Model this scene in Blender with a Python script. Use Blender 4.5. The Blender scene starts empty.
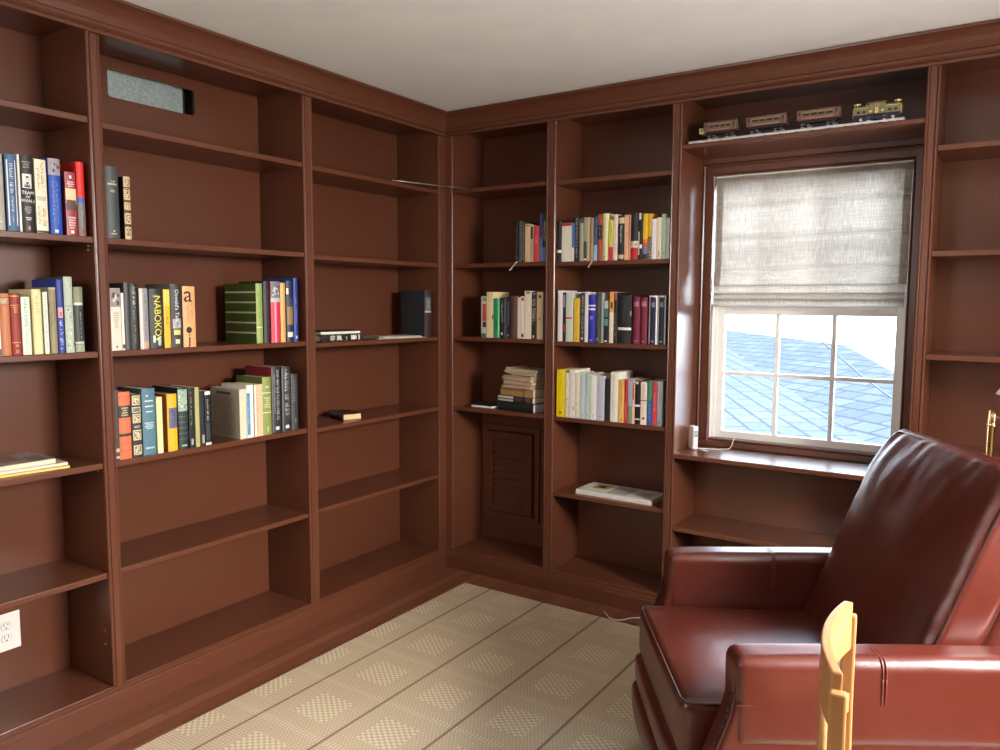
import bpy, math, random
from mathutils import Vector, Matrix, noise

SC = bpy.context.scene
COL = SC.collection
PI = math.pi

# ------------------------------------------------------------------ materials
def lin(hexcol):
    h = hexcol.lstrip('#')
    out = []
    for i in (0, 2, 4):
        c = int(h[i:i + 2], 16) / 255
        out.append(c / 12.92 if c <= 0.04045 else ((c + 0.055) / 1.055) ** 2.4)
    return (*out, 1.0)

class NT:
    def __init__(self, name):
        self.m = bpy.data.materials.new(name)
        self.m.use_nodes = True
        self.t = self.m.node_tree
        self.n = self.t.nodes
        self.l = self.t.links
        self.bsdf = self.n['Principled BSDF']
        self.out = self.n['Material Output']
    def node(self, kind, **kw):
        o = self.n.new(kind)
        for k, v in kw.items():
            if k.startswith('i_'):
                o.inputs[k[2:].replace('_', ' ')].default_value = v
            else:
                setattr(o, k, v)
        return o
    def link(self, a, b):
        self.l.new(a, b)
    def math(self, op, a, b=None, c=None, clamp=False):
        o = self.n.new('ShaderNodeMath'); o.operation = op; o.use_clamp = clamp
        for i, x in enumerate((a, b, c)):
            if x is None: continue
            if isinstance(x, (int, float)): o.inputs[i].default_value = x
            else: self.l.new(x, o.inputs[i])
        return o.outputs[0]
    def mix(self, fac, a, b, blend='MIX'):
        o = self.n.new('ShaderNodeMix'); o.data_type = 'RGBA'; o.blend_type = blend
        for s, x in ((o.inputs[0], fac), (o.inputs[6], a), (o.inputs[7], b)):
            if isinstance(x, (int, float, tuple)): s.default_value = x
            else: self.l.new(x, s)
        return o.outputs[2]
    def coords(self, kind='Object', scale=(1, 1, 1), rot=(0, 0, 0)):
        tc = self.n.new('ShaderNodeTexCoord')
        mp = self.n.new('ShaderNodeMapping')
        mp.inputs['Scale'].default_value = scale
        mp.inputs['Rotation'].default_value = rot
        self.l.new(tc.outputs[kind], mp.inputs['Vector'])
        return mp.outputs['Vector']
    def noise(self, vec, scale, detail=3, rough=.5):
        o = self.n.new('ShaderNodeTexNoise')
        o.inputs['Scale'].default_value = scale
        o.inputs['Detail'].default_value = detail
        o.inputs['Roughness'].default_value = rough
        if vec is not None: self.l.new(vec, o.inputs['Vector'])
        return o.outputs['Fac']
    def bump(self, height, strength=.2, dist=.002):
        o = self.n.new('ShaderNodeBump')
        o.inputs['Strength'].default_value = strength
        o.inputs['Distance'].default_value = dist
        self.l.new(height, o.inputs['Height'])
        self.l.new(o.outputs['Normal'], self.bsdf.inputs['Normal'])
    def set(self, **kw):
        for k, v in kw.items():
            s = self.bsdf.inputs[k.replace('_', ' ')]
            if isinstance(v, (int, float, tuple)): s.default_value = v
            else: self.l.new(v, s)

_cache = {}
def flat(col, rough=.5, metal=0.0, var=.10, coat=0.0):
    key = (col, rough, metal, coat)
    if key in _cache: return _cache[key]
    k = NT('surface_' + col.lstrip('#') + '_%d' % int(rough * 100))
    c = lin(col)
    v = k.coords('Object')
    n = k.noise(v, 60, 3)
    d = tuple(x * (1 - var) for x in c[:3]) + (1,)
    l = tuple(min(1, x * (1 + var)) for x in c[:3]) + (1,)
    k.set(Base_Color=k.mix(n, d, l), Roughness=rough, Metallic=metal, Coat_Weight=coat)
    _cache[key] = k.m
    return k.m

def make_paint(name, col, rough, streak=True):
    k = NT(name)
    c = lin(col)
    v = k.coords('Object')
    n = k.noise(v, 5, 4)
    n2 = k.noise(v, 160, 2)
    d = tuple(x * .93 for x in c[:3]) + (1,)
    l = tuple(x * 1.07 for x in c[:3]) + (1,)
    k.set(Base_Color=k.mix(n, d, l), Roughness=rough)
    if streak: k.bump(n2, .04, .0005)
    return k.m

PAINT_COL = '#5d3524'
M = {}
M['paint'] = make_paint('brown_red_gloss_paint', PAINT_COL, .28, False)
M['ceiling'] = make_paint('matt_ceiling_paint', '#ecebe6', .9)
M['wall'] = make_paint('taupe_wall_paint', '#8a7766', .85)
M['white'] = make_paint('white_trim_paint', '#e6e5e0', .4)
M['vinyl'] = make_paint('white_plastic', '#e6e4df', .35)

def make_floor():
    k = NT('dark_stained_oak_boards')
    tc = k.coords('Object')
    br = k.node('ShaderNodeTexBrick', offset=.37, offset_frequency=2)
    br.inputs['Scale'].default_value = 1
    br.inputs['Brick Width'].default_value = 1.1
    br.inputs['Row Height'].default_value = .057
    br.inputs['Mortar Size'].default_value = .0012
    br.inputs['Mortar Smooth'].default_value = .1
    br.inputs['Bias'].default_value = 0
    br.inputs['Color1'].default_value = (.0, .0, .0, 1)
    br.inputs['Color2'].default_value = (1, 1, 1, 1)
    br.inputs['Mortar'].default_value = (.5, .5, .5, 1)
    rot = k.coords('Object', rot=(0, 0, PI / 2))
    k.link(rot, br.inputs['Vector'])
    grain = k.noise(k.coords('Object', scale=(38, 2.2, 1)), 3.0, 6, .65)
    base = k.mix(br.outputs['Color'], lin('#7d4a34'), lin('#9c6446'))
    base = k.mix(k.math('MULTIPLY', grain, .7), base, lin('#3c241b'))
    base = k.mix(br.outputs['Fac'], base, lin('#1a100c'))
    k.set(Base_Color=base, Roughness=.38)
    k.bump(k.math('SUBTRACT', grain, br.outputs['Fac']), .15, .001)
    return k.m
M['floor'] = make_floor()

def make_rug():
    """woven sisal look: 31 cm squares, brown stripes one way, faint ribs the other, a diagonal-weave diamond field in each square"""
    k = NT('woven_check_rug')
    tc = k.node('ShaderNodeTexCoord')
    sp = k.node('ShaderNodeSeparateXYZ')
    k.link(tc.outputs['Object'], sp.inputs[0])
    X, Y = sp.outputs[0], sp.outputs[1]
    P = .3085
    fx = k.math('FRACT', k.math('ADD', k.math('DIVIDE', k.math('SUBTRACT', X, .42), P), 20.0))
    fy = k.math('FRACT', k.math('ADD', k.math('DIVIDE', k.math('SUBTRACT', Y, -.38), P), 20.0))
    ax = k.math('ABSOLUTE', k.math('SUBTRACT', fx, .5))      # .5 on the brown stripe
    ay = k.math('ABSOLUTE', k.math('SUBTRACT', fy, .5))
    stripe = k.math('GREATER_THAN', ax, .482)
    rib = k.math('GREATER_THAN', ay, .455)
    sq = k.math('MULTIPLY', k.math('LESS_THAN', ax, .25), k.math('LESS_THAN', ay, .25))
    # cells of the weave (about 6.5 mm)
    w = 1 / .0072
    cx = k.math('FLOOR', k.math('MULTIPLY', X, w)); cy = k.math('FLOOR', k.math('MULTIPLY', Y, w * .62))
    gx = k.math('FRACT', k.math('MULTIPLY', X, w)); gy = k.math('FRACT', k.math('MULTIPLY', Y, w * .62))
    par = k.math('MODULO', k.math('ABSOLUTE', k.math('ADD', cx, cy)), 2.0)
    dia = k.math('LESS_THAN', k.math('MODULO', k.math('ABSOLUTE', k.math('ADD', cx, k.math('MULTIPLY', cy, 2.0))), 4.0), 1.5)
    bx = k.math('SINE', k.math('MULTIPLY', gx, PI)); by = k.math('SINE', k.math('MULTIPLY', gy, PI))
    knot = k.math('MULTIPLY', bx, by)
    weave = k.math('MULTIPLY', knot, k.math('ADD', k.math('MULTIPLY', par, .5), .5))
    fine = k.mix(weave, lin('#a69071'), lin('#d9cbb0'))
    diam = k.mix(dia, lin('#b6a282'), lin('#d9ccb0'))
    diam = k.mix(k.math('MULTIPLY', k.math('SUBTRACT', 1.0, knot), .4), diam, lin('#a69071'))
    ribc = k.mix(k.math('GREATER_THAN', k.math('MODULO', k.math('ABSOLUTE', cx), 2.0), .5), lin('#a8906e'), lin('#d9ccb2'))
    col = k.mix(sq, fine, diam)
    col = k.mix(k.math('MULTIPLY', rib, .45), col, ribc)
    strc = k.mix(knot, lin('#4a2d20'), lin('#6e4a34'))
    col = k.mix(k.math('MULTIPLY', stripe, .75), col, strc)
    big = k.noise(k.coords('Object'), 2.5, 2)
    col = k.mix(k.math('MULTIPLY', big, .25), col, lin('#b09c7e'))
    k.set(Base_Color=col, Roughness=.9)
    k.bump(k.math('ADD', knot, k.math('MULTIPLY', dia, k.math('MULTIPLY', sq, .6))), .5, .0015)
    return k.m
M['rug'] = make_rug()

def make_leather():
    k = NT('oxblood_leather')
    v = k.coords('Object')
    vo = k.node('ShaderNodeTexVoronoi', feature='DISTANCE_TO_EDGE')
    vo.inputs['Scale'].default_value = 420
    k.link(v, vo.inputs['Vector'])
    n = k.noise(v, 6, 4)
    n3 = k.noise(v, 26, 3)
    k.set(Base_Color=k.mix(n, lin('#431810'), lin('#542219')), Roughness=k.math('ADD', k.math('MULTIPLY', n, .10), .25))
    k.bsdf.inputs['Coat Weight'].default_value = .12
    k.bsdf.inputs['Coat Roughness'].default_value = .18
    h = k.math('ADD', k.math('MULTIPLY', vo.outputs['Distance'], .35), k.math('MULTIPLY', n3, 1.2))
    k.bump(h, .22, .003)
    return k.m
M['leather'] = make_leather()
M['piping'] = flat('#351510', .35)
M['seam'] = flat('#6a3028', .4)
M['darkbase'] = flat('#1c1512', .6)

def make_oak(name, a, b):
    k = NT(name)
    v = k.coords('Object', scale=(14, 14, 1.6))
    g = k.noise(v, 6, 5, .6)
    k.set(Base_Color=k.mix(g, lin(a), lin(b)), Roughness=.3)
    k.bump(g, .05, .001)
    return k.m
M['oak'] = make_oak('honey_oak', '#a06c3c', '#bd8f5e')

def make_metal(name, col, rough):
    k = NT(name)
    n = k.noise(k.coords('Object'), 40, 3)
    c = lin(col)
    k.set(Base_Color=k.mix(n, tuple(x * .85 for x in c[:3]) + (1,), c), Metallic=1.0, Roughness=rough)
    return k.m
M['brass'] = make_metal('polished_brass', '#d6bd8c', .24)
M['steel'] = make_metal('bright_steel', '#dedede', .3)

def make_zinc():
    k = NT('galvanised_sheet')
    v = k.coords('Object')
    vo = k.node('ShaderNodeTexVoronoi')
    vo.inputs['Scale'].default_value = 120
    k.link(v, vo.inputs['Vector'])
    n = k.noise(v, 90, 3)
    f = k.math('MULTIPLY', k.math('ADD', vo.outputs['Distance'], n), .6)
    k.set(Base_Color=k.mix(f, lin('#6a7876'), lin('#a9b4b1')), Metallic=.25, Roughness=.5)
    return k.m
M['zinc'] = make_zinc()

def make_blind():
    k = NT('linen_blind')
    k.n.remove(k.bsdf)
    v1 = k.noise(k.coords('Object', scale=(150, 150, 7)), 2.2, 4, .6)
    v2 = k.noise(k.coords('Object', scale=(6, 6, 160)), 2.0, 3, .6)
    w = k.math('ADD', k.math('MULTIPLY', v1, .65), k.math('MULTIPLY', v2, .35))
    w = k.math('MULTIPLY', k.math('SUBTRACT', w, .32), 2.6, clamp=True)
    cd = k.mix(w, lin('#b9aea0'), lin('#ece6dc'))
    ct = k.mix(w, lin('#aaa29a'), lin('#eae4dc'))
    d = k.node('ShaderNodeBsdfDiffuse'); t = k.node('ShaderNodeBsdfTranslucent')
    k.link(cd, d.inputs['Color']); k.link(ct, t.inputs['Color'])
    mx = k.node('ShaderNodeMixShader'); mx.inputs[0].default_value = BLIND_T
    k.link(d.outputs[0], mx.inputs[1]); k.link(t.outputs[0], mx.inputs[2])
    k.link(mx.outputs[0], k.out.inputs['Surface'])
    return k.m
BLIND_T = .68
M['blind'] = make_blind()

def make_glass():
    k = NT('window_glass')
    k.n.remove(k.bsdf)
    fr = k.node('ShaderNodeFresnel'); fr.inputs['IOR'].default_value = 1.45
    tr = k.node('ShaderNodeBsdfTransparent'); tr.inputs['Color'].default_value = (.95, .98, 1, 1)
    gl = k.node('ShaderNodeBsdfGlossy'); gl.inputs['Roughness'].default_value = .02
    mx = k.node('ShaderNodeMixShader')
    k.link(fr.outputs[0], mx.inputs[0]); k.link(tr.outputs[0], mx.inputs[1]); k.link(gl.outputs[0], mx.inputs[2])
    k.link(mx.outputs[0], k.out.inputs['Surface'])
    return k.m
M['glass'] = make_glass()

def make_shingle():
    k = NT('slate_shingles')
    v = k.coords('Object')
    br = k.node('ShaderNodeTexBrick', offset=.5, offset_frequency=2)
    br.inputs['Scale'].default_value = 1
    br.inputs['Brick Width'].default_value = .5
    br.inputs['Row Height'].default_value = .27
    br.inputs['Mortar Size'].default_value = .022
    br.inputs['Color1'].default_value = lin('#3a3d42')
    br.inputs['Color2'].default_value = lin('#484b51')
    br.inputs['Mortar'].default_value = lin('#26282c')
    k.link(v, br.inputs['Vector'])
    n = k.noise(v, 14, 4)
    k.set(Base_Color=k.mix(k.math('MULTIPLY', n, .5), br.outputs['Color'], lin('#5a5d62')), Roughness=.9, Specular_IOR_Level=0.0)
    return k.m
M['shingle'] = make_shingle()
M['pages'] = flat('#d6cbb0', .8, var=.12)
M['pages_white'] = flat('#e3ddcf', .8, var=.10)

# ------------------------------------------------------------------ mesh helpers
class MB:
    """collects shapes into one mesh"""
    def __init__(self):
        self.v, self.f, self.mi = [], [], []
    def add(self, vs, fs, mi=0):
        b = len(self.v)
        self.v += [tuple(x) for x in vs]
        self.f += [tuple(b + i for i in q) for q in fs]
        self.mi += [mi] * len(fs)
        return self
    def box(self, x0, x1, y0, y1, z0, z1, mi=0, mat=None):
        vs = [(x, y, z) for x in (x0, x1) for y in (y0, y1) for z in (z0, z1)]
        if mat is not None: vs = [mat @ Vector(p) for p in vs]
        fs = [(0, 1, 3, 2), (4, 6, 7, 5), (0, 4, 5, 1), (2, 3, 7, 6), (0, 2, 6, 4), (1, 5, 7, 3)]
        return self.add(vs, fs, mi)
    def prism(self, prof, a0, a1, fn, mi=0, caps=True):
        """closed 2-D profile swept from a0 to a1; fn(p, q, a) -> 3-D point"""
        n = len(prof)
        vs = [fn(p, q, a0) for p, q in prof] + [fn(p, q, a1) for p, q in prof]
        fs = [(i, (i + 1) % n, n + (i + 1) % n, n + i) for i in range(n)]
        if caps: fs += [tuple(range(n - 1, -1, -1)), tuple(range(n, 2 * n))]
        return self.add(vs, fs, mi)
    def tube(self, pts, r, n=8, mi=0, closed=False):
        pts = [Vector(p) for p in pts]
        m = len(pts)
        vs, fs = [], []
        up = Vector((0, 0, 1))
        for i, p in enumerate(pts):
            if closed: t = pts[(i + 1) % m] - pts[i - 1]
            else: t = pts[min(i + 1, m - 1)] - pts[max(i - 1, 0)]
            t.normalize()
            a = t.cross(up)
            if a.length < 1e-3: a = t.cross(Vector((1, 0, 0)))
            a.normalize(); b = t.cross(a)
            rr = r[i] if isinstance(r, (list, tuple)) else r
            for k in range(n):
                w = 2 * PI * k / n
                vs.append(p + a * (rr * math.cos(w)) + b * (rr * math.sin(w)))
        for i in range(m if closed else m - 1):
            j = (i + 1) % m
            for k in range(n):
                fs.append((i * n + k, i * n + (k + 1) % n, j * n + (k + 1) % n, j * n + k))
        if not closed:
            fs += [tuple(range(n - 1, -1, -1)), tuple((m - 1) * n + k for k in range(n))]
        return self.add(vs, fs, mi)
    def lathe(self, prof, n=20, mi=0, at=(0, 0, 0)):
        """prof: (radius, z)"""
        vs, fs = [], []
        for r, z in prof:
            for k in range(n):
                w = 2 * PI * k / n
                vs.append((at[0] + r * math.cos(w), at[1] + r * math.sin(w), at[2] + z))
        for i in range(len(prof) - 1):
            for k in range(n):
                fs.append((i * n + k, i * n + (k + 1) % n, (i + 1) * n + (k + 1) % n, (i + 1) * n + k))
        fs += [tuple(range(n - 1, -1, -1)), tuple((len(prof) - 1) * n + k for k in range(n))]
        return self.add(vs, fs, mi)
    def build(self, name, mats, parent=None, bevel=0, seg=2, smooth=False, world=True):
        me = bpy.data.meshes.new(name)
        me.from_pydata(self.v, [], self.f)
        if not isinstance(mats, (list, tuple)): mats = [mats]
        for m in mats: me.materials.append(m)
        me.polygons.foreach_set('material_index', self.mi)
        if smooth: me.polygons.foreach_set('use_smooth', [True] * len(self.f))
        me.update()
        o = bpy.data.objects.new(name, me)
        COL.objects.link(o)
        if parent is not None:
            o.parent = parent
            if world: o.matrix_parent_inverse = wm(parent).inverted()
        if bevel:
            b = o.modifiers.new('bevel', 'BEVEL')
            b.width = bevel; b.segments = seg; b.limit_method = 'ANGLE'; b.angle_limit = .6
            b.harden_normals = False
        return o

def wm(o):
    m = Matrix.LocRotScale(o.location, o.rotation_euler, o.scale)
    if o.parent is not None: m = wm(o.parent) @ o.matrix_parent_inverse @ m
    return m

def thing(name, label, cat, loc=(0, 0, 0), rot=(0, 0, 0), group=None):
    o = bpy.data.objects.new(name, None)
    o.empty_display_size = .05
    COL.objects.link(o)
    o.location = loc; o.rotation_euler = rot
    tag(o, label, cat, group)
    return o
def tag(o, label, cat, group=None):
    o['label'] = label; o['category'] = cat
    if group: o['group'] = group
    return o
def struct(o, label=None):
    o['kind'] = 'structure'
    if label: o['label'] = label
    return o

def rounded_box(half, r, puff=(0, 0, 0), nf=8, nr=4, fn=None):
    """rounded cushion grid; puff swells the faces across each axis. returns an MB"""
    hx = half
    def axis(h, rr):
        a = [-h + rr * (1 - math.cos(PI / 2 * i / nr)) for i in range(nr)]
        c = [-h + rr + (2 * h - 2 * rr) * i / nf for i in range(nf + 1)]
        d = [-x for x in reversed(a)]
        return a + c + d
    A = [axis(hx[i], r) for i in range(3)]
    idx = {}
    mb = MB()
    def P(x, y, z):
        key = (round(x, 5), round(y, 5), round(z, 5))
        if key in idx: return idx[key]
        p = Vector((x, y, z))
        q = Vector([max(-(hx[i] - r), min(hx[i] - r, p[i])) for i in range(3)])
        d = p - q
        if d.length > 1e-9: d = d.normalized()
        s = q + d * r
        for i in range(3):
            if puff[i]:
                j, k = (i + 1) % 3, (i + 2) % 3
                u, w = s[j] / hx[j], s[k] / hx[k]
                s[i] += puff[i] * (s[i] / hx[i]) * max(0, 1 - u ** 4) * max(0, 1 - w ** 4)
        if fn: s = fn(s)
        idx[key] = len(mb.v)
        mb.v.append(tuple(s))
        return idx[key]
    for i in range(3):
        j, k = (i + 1) % 3, (i + 2) % 3
        for sgn in (-1, 1):
            for a in range(len(A[j]) - 1):
                for b in range(len(A[k]) - 1):
                    q = []
                    for da, db in ((0, 0), (1, 0), (1, 1), (0, 1)):
                        c = [0, 0, 0]
                        c[i] = sgn * hx[i]; c[j] = A[j][a + da]; c[k] = A[k][b + db]
                        q.append(P(*c))
                    if sgn < 0: q.reverse()
                    if len(set(q)) == 4:
                        mb.f.append(tuple(q)); mb.mi.append(0)
    return mb

def text_mesh(txt, size, mat, name, parent, matrix, depth=.0002):
    cu = bpy.data.curves.new(name, 'FONT')
    cu.body = txt; cu.size = size; cu.align_x = 'CENTER'; cu.align_y = 'CENTER'; cu.extrude = depth
    tmp = bpy.data.objects.new(name + '_tmp', cu)
    COL.objects.link(tmp)
    dg = bpy.context.evaluated_depsgraph_get()
    me = bpy.data.meshes.new_from_object(tmp.evaluated_get(dg))
    COL.objects.unlink(tmp); bpy.data.objects.remove(tmp)
    me.materials.clear(); me.materials.append(mat)
    me.transform(matrix)
    o = bpy.data.objects.new(name, me)
    COL.objects.link(o); o.parent = parent
    return o
# ------------------------------------------------------------------ the room shell
H = 2.44
XR, YF = 3.75, -4.4            # inner faces of the right wall and of the wall behind the camera
WX0, WX1, WZ0, WZ1 = 1.363, 2.185, .80, 2.04

o = MB().box(-.5, XR + .12, YF - .12, .47, -.06, 0).build('floor', M['floor']); struct(o, 'dark stained oak board floor')
o = MB().box(-.5, XR + .12, YF - .12, .47, H, H + .08).build('ceiling', M['ceiling']); struct(o, 'plain off-white ceiling')
o = MB().box(-.48, -.37, YF - .12, .45, 0, H).build('wall_left', M['wall']); struct(o)
mb = MB()
mb.box(-.37, WX0, .33, .45, 0, H); mb.box(WX1, XR, .33, .45, 0, H)
mb.box(WX0, WX1, .33, .45, 0, WZ0); mb.box(WX0, WX1, .33, .45, WZ1, H)
struct(mb.build('wall_back', M['wall']))
# right wall with a big window (outside the picture) that lights the left-hand shelves
RY0, RY1, RZ0, RZ1 = -2.0, -.9, .75, 2.12
mb = MB()
mb.box(XR, XR + .12, YF, RY0, 0, H); mb.box(XR, XR + .12, RY1, .45, 0, H)
mb.box(XR, XR + .12, RY0, RY1, 0, RZ0); mb.box(XR, XR + .12, RY0, RY1, RZ1, H)
struct(mb.build('wall_right', M['wall']))
mb = MB()
FX0, FX1, FZ0, FZ1 = .2, 1.6, 1.44, 2.2
mb.box(-.37, FX0, YF - .12, YF, 0, H); mb.box(FX1, XR, YF - .12, YF, 0, H)
mb.box(FX0, FX1, YF - .12, YF, 0, FZ0); mb.box(FX0, FX1, YF - .12, YF, FZ1, H)
struct(mb.build('wall_front', M['wall']))

# ------------------------------------------------------------------ bookcases
ZB, ZT = .106, 2.33
SHELVES = {0: (2.045, 1.662, 1.274, .894, .524), 1: (2.0485, 1.6675, 1.2845, .901, .5195), 2: (2.057, 1.667, 1.285, .903, .517),   # adjustable shelves, bay by bay
           3: (2.050, 1.660, 1.2735, .895), 4: (2.045, 1.656, 1.2675, .893, .511), 5: (2.042, 1.655, 1.268, .893, .513)}
TH = .021
D = .288
def stile(width, corner=0):
    w = width / 2
    half = [(-w, -.02), (-w, -.0045), (-w + .003, -.001), (-w + .0065, 0), (-w + .0095, -.0025), (-w + .0115, -.004), (-w + .013, -.001)]
    flat_ = [(-w, -.02), (-w, 0)]
    return (flat_ if corner < 0 else half) + [(-p, q) for p, q in reversed(flat_ if corner > 0 else half)]

left_map = lambda s, d, a: (d, s, a)        # s along the wall, d depth (0 = face, negative = into the case)
back_map = lambda s, d, a: (s, -d, a)

def bb(mb, case, s0, s1, d0, d1, z0, z1, mi=0):
    """box in case coordinates: s along, d depth behind the face (positive inwards)"""
    if case == 'L': mb.box(-d1, -d0, s0, s1, z0, z1, mi)
    else: mb.box(s0, s1, d0, d1, z0, z1, mi)
    return mb

def panel(case, T, s0, s1, d0, d1, z0, z1, name, bevel=.0015):
    return bb(MB(), case, s0, s1, d0, d1, z0, z1).build(name, M['paint'], T, bevel)

def build_case(case, T, stiles, bays, first):
    fm = left_map if case == 'L' else back_map
    for s0, s1 in stiles:
        c = (s0 + s1) / 2
        f = (lambda p, q, a, c=c: fm(p + c, q, a))
        MB().prism(stile(s1 - s0, -1 if 0 < s0 < .001 else 1 if -.001 < s1 < 0 else 0), ZB - .004, ZT + .03, f).build('stile', M['paint'], T)
        panel(case, T, s0 + .0006, s1 - .0006, .0195, D + .012, 0, H - .01, 'divider', 0)
    for k_, (s0, s1) in enumerate(bays):
        panel(case, T, s0, s1, .006, D, ZB - .022, ZB, 'bottom_shelf', .003)
        panel(case, T, s0, s1, .02, D, ZT + .028, ZT + .05, 'top_panel', 0)
        for z in SHELVES[first + k_]:
            panel(case, T, s0 + .0008, s1 - .0008, .008, D - .0005, z - TH, z, 'shelf', .0025)
    a, b = min(s[0] for s in stiles), max(s[1] for s in stiles)
    panel(case, T, a, b, .0, .0195, 0, ZB - .0045, 'bottom_rail', 0)
    panel(case, T, a, b, .0005, .0195, ZT + .0, H - .004, 'top_rail', 0)

LST = [(-.0573, -.0002), (-.985, -.932), (-1.9002, -1.8542), (-2.84, -2.79)]
LBAY = [(-.932, -.0573), (-1.8542, -.985), (-2.79, -1.9002)]
TL = thing('bookcase', 'built-in brown-red bookcase with the silver duct opening high in its back', 'bookcase', (-.15, -1.4, 0))
build_case('L', TL, LST, LBAY, 0)
DY0, DY1, DZ0, DZ1 = -1.668, -1.302, 2.212, 2.313
mb = MB()
for s0, s1 in LBAY:
    if s0 < -1.5 < s1:
        bb(mb, 'L', s0, DY0, D, D + .012, 0, H - .01); bb(mb, 'L', DY1, s1, D, D + .012, 0, H - .01)
        bb(mb, 'L', DY0, DY1, D, D + .012, 0, DZ0); bb(mb, 'L', DY0, DY1, D, D + .012, DZ1, H - .01)
        for sy, sz, y, z in ((1, 1, DY0, DZ0), (1, -1, DY0, DZ1), (-1, 1, DY1, DZ0), (-1, -1, DY1, DZ1)):   # rounded corners of the cut-out
            pr = [(y, z)] + [(y + sy * .012 * (1 - math.sin(t * PI / 8)), z + sz * .012 * (1 - math.cos(t * PI / 8))) for t in range(5)]
            mb.prism(pr, D, D + .012, lambda p, q, a: (-a, p, q))
    else: bb(mb, 'L', s0, s1, D, D + .012, 0, H - .01)
mb.build('back_panel', M['paint'], TL)
mb = MB()
mb.box(-.322, -.318, DY0 - .02, DY1 - .075, DZ0 - .02, DZ1 + .02)
mb.box(-.318, -.3165, DY1 - .079, DY1 - .073, DZ0 - .02, DZ1 + .02)
mb.box(-.345, -.341, DY1 - .075, DY1 - .02, DZ0 - .02, DZ1 + .02)
mb.box(-.345, -.318, DY1 - .0745, DY1 - .0735, DZ0 - .02, DZ1 + .02)
mb.build('duct_sheet', M['zinc'], TL)['label'] = 'speckled galvanised duct sheet'
mb = MB(); mb.box(-.3655, -.36, DY0 - .03, DY1 + .03, DZ0 - .03, DZ1 + .03); mb.box(-.36, -.301, DY1 + .004, DY1 + .01, DZ0 - .02, DZ1 + .02)
mb.build('duct_box', M['darkbase'], TL)
# shelf pins that stick out of the side holes
for y, z in ((-1.9035, 1.636), (-1.9035, 1.622), (-1.9035, .868), (-.9865, .113), (-1.9035, .30), (-1.9035, .25)):
    MB().box(-.045, -.039, y, y + .004, z, z + .006).build('shelf_pin', M['steel'], TL)

BST = [(.0003, .0448), (.618, .6708), (1.2564, 1.3033), (2.2389, 2.284), (3.16, 3.21)]
TB = thing('bookcase', 'built-in brown-red bookcase framing the window and holding the toy train', 'bookcase', (1.6, .15, 0))
build_case('B', TB, BST, [(.0448, .618), (.6708, 1.2564), (2.284, 3.16)], 3)
mb = MB()
for s0, s1 in ((.0448, .618), (.6708, 1.2564), (2.284, 3.16)): bb(mb, 'B', s0, s1, D, D + .012, 0, H - .01)
bb(mb, 'B', 1.3033, 2.2389, D, D + .012, 0, .756); bb(mb, 'B', 1.3033, 2.2389, D, D + .012, 2.127, H - .01)
mb.build('back_panel', M['paint'], TB)
# window bay: train shelf (its underside is the soffit), sill board, lower shelf, bottom
W0, W1 = 1.3033, 2.2389
panel('B', TB, W0, W1, .002, D, 2.127, 2.147, 'train_shelf', .004)
panel('B', TB, W0, W1, .02, D, ZT + .028, ZT + .05, 'top_panel', 0)
panel('B', TB, W0, W1, -.004, D, .756, .777, 'sill_board', .004)
panel('B', TB, W0 + .001, W1 - .001, .008, D, .416, .437, 'shelf', .0025)
panel('B', TB, W0, W1, .006, D, ZB - .022, ZB, 'bottom_shelf', .003)
# louvred access door at the back of the corner bay
mb = MB()
x0, x1, z0, z1 = .055, .432, .238, .772
for a, b_, c, d in ((x0, x0 + .032, z0, z1), (x1 - .032, x1, z0, z1), (x0 + .032, x1 - .032, z0, z0 + .032), (x0 + .032, x1 - .032, z1 - .032, z1)):
    mb.box(a, b_, D - .018, D - .0005, c, d)
fr = mb.build('access_door', M['paint'], TB, .004)
mb = MB()
dx0, dx1, dz0, dz1 = .09, .393, .278, .733
for a, b_, c, d in ((dx0, dx0 + .048, dz0, dz1), (dx1 - .048, dx1, dz0, dz1), (dx0 + .048, dx1 - .048, dz0, dz0 + .04), (dx0 + .048, dx1 - .048, dz1 - .036, dz1)):
    mb.box(a, b_, D - .03, D - .002, c, d)
mb.box(dx0 + .048, dx1 - .048, D - .008, D - .004, dz0, dz1)
n = 10
for i in range(n):
    zz = dz0 + .04 + (dz1 - dz0 - .076) * (i + .5) / n
    hh = (dz1 - dz0 - .076) / n
    mb.add([(dx0 + .046, D - .012, zz + hh * .5), (dx1 - .046, D - .012, zz + hh * .5), (dx1 - .046, D - .028, zz - hh * .42), (dx0 + .046, D - .028, zz - hh * .42),
            (dx0 + .046, D - .007, zz + hh * .45), (dx1 - .046, D - .007, zz + hh * .45), (dx1 - .046, D - .023, zz - hh * .47), (dx0 + .046, D - .023, zz - hh * .47)],
           [(0, 3, 2, 1), (4, 5, 6, 7), (0, 1, 5, 4), (2, 3, 7, 6), (0, 4, 7, 3), (1, 2, 6, 5)])
lv = mb.build('louvre_panel', M['paint'], fr)
mb = MB(); mb.lathe([(.004, 0), (.004, .006), (.009, .008), (.0105, .013), (.008, .018), (.001, .019)], 14)
kn = mb.build('knob', M['paint'], fr, smooth=True, world=False)
kn.matrix_parent_inverse = Matrix.Identity(4)
kn.location = Vector((.372, D - .03, .684)) - Vector(TB.location); kn.rotation_euler = (PI / 2, 0, 0)

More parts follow.
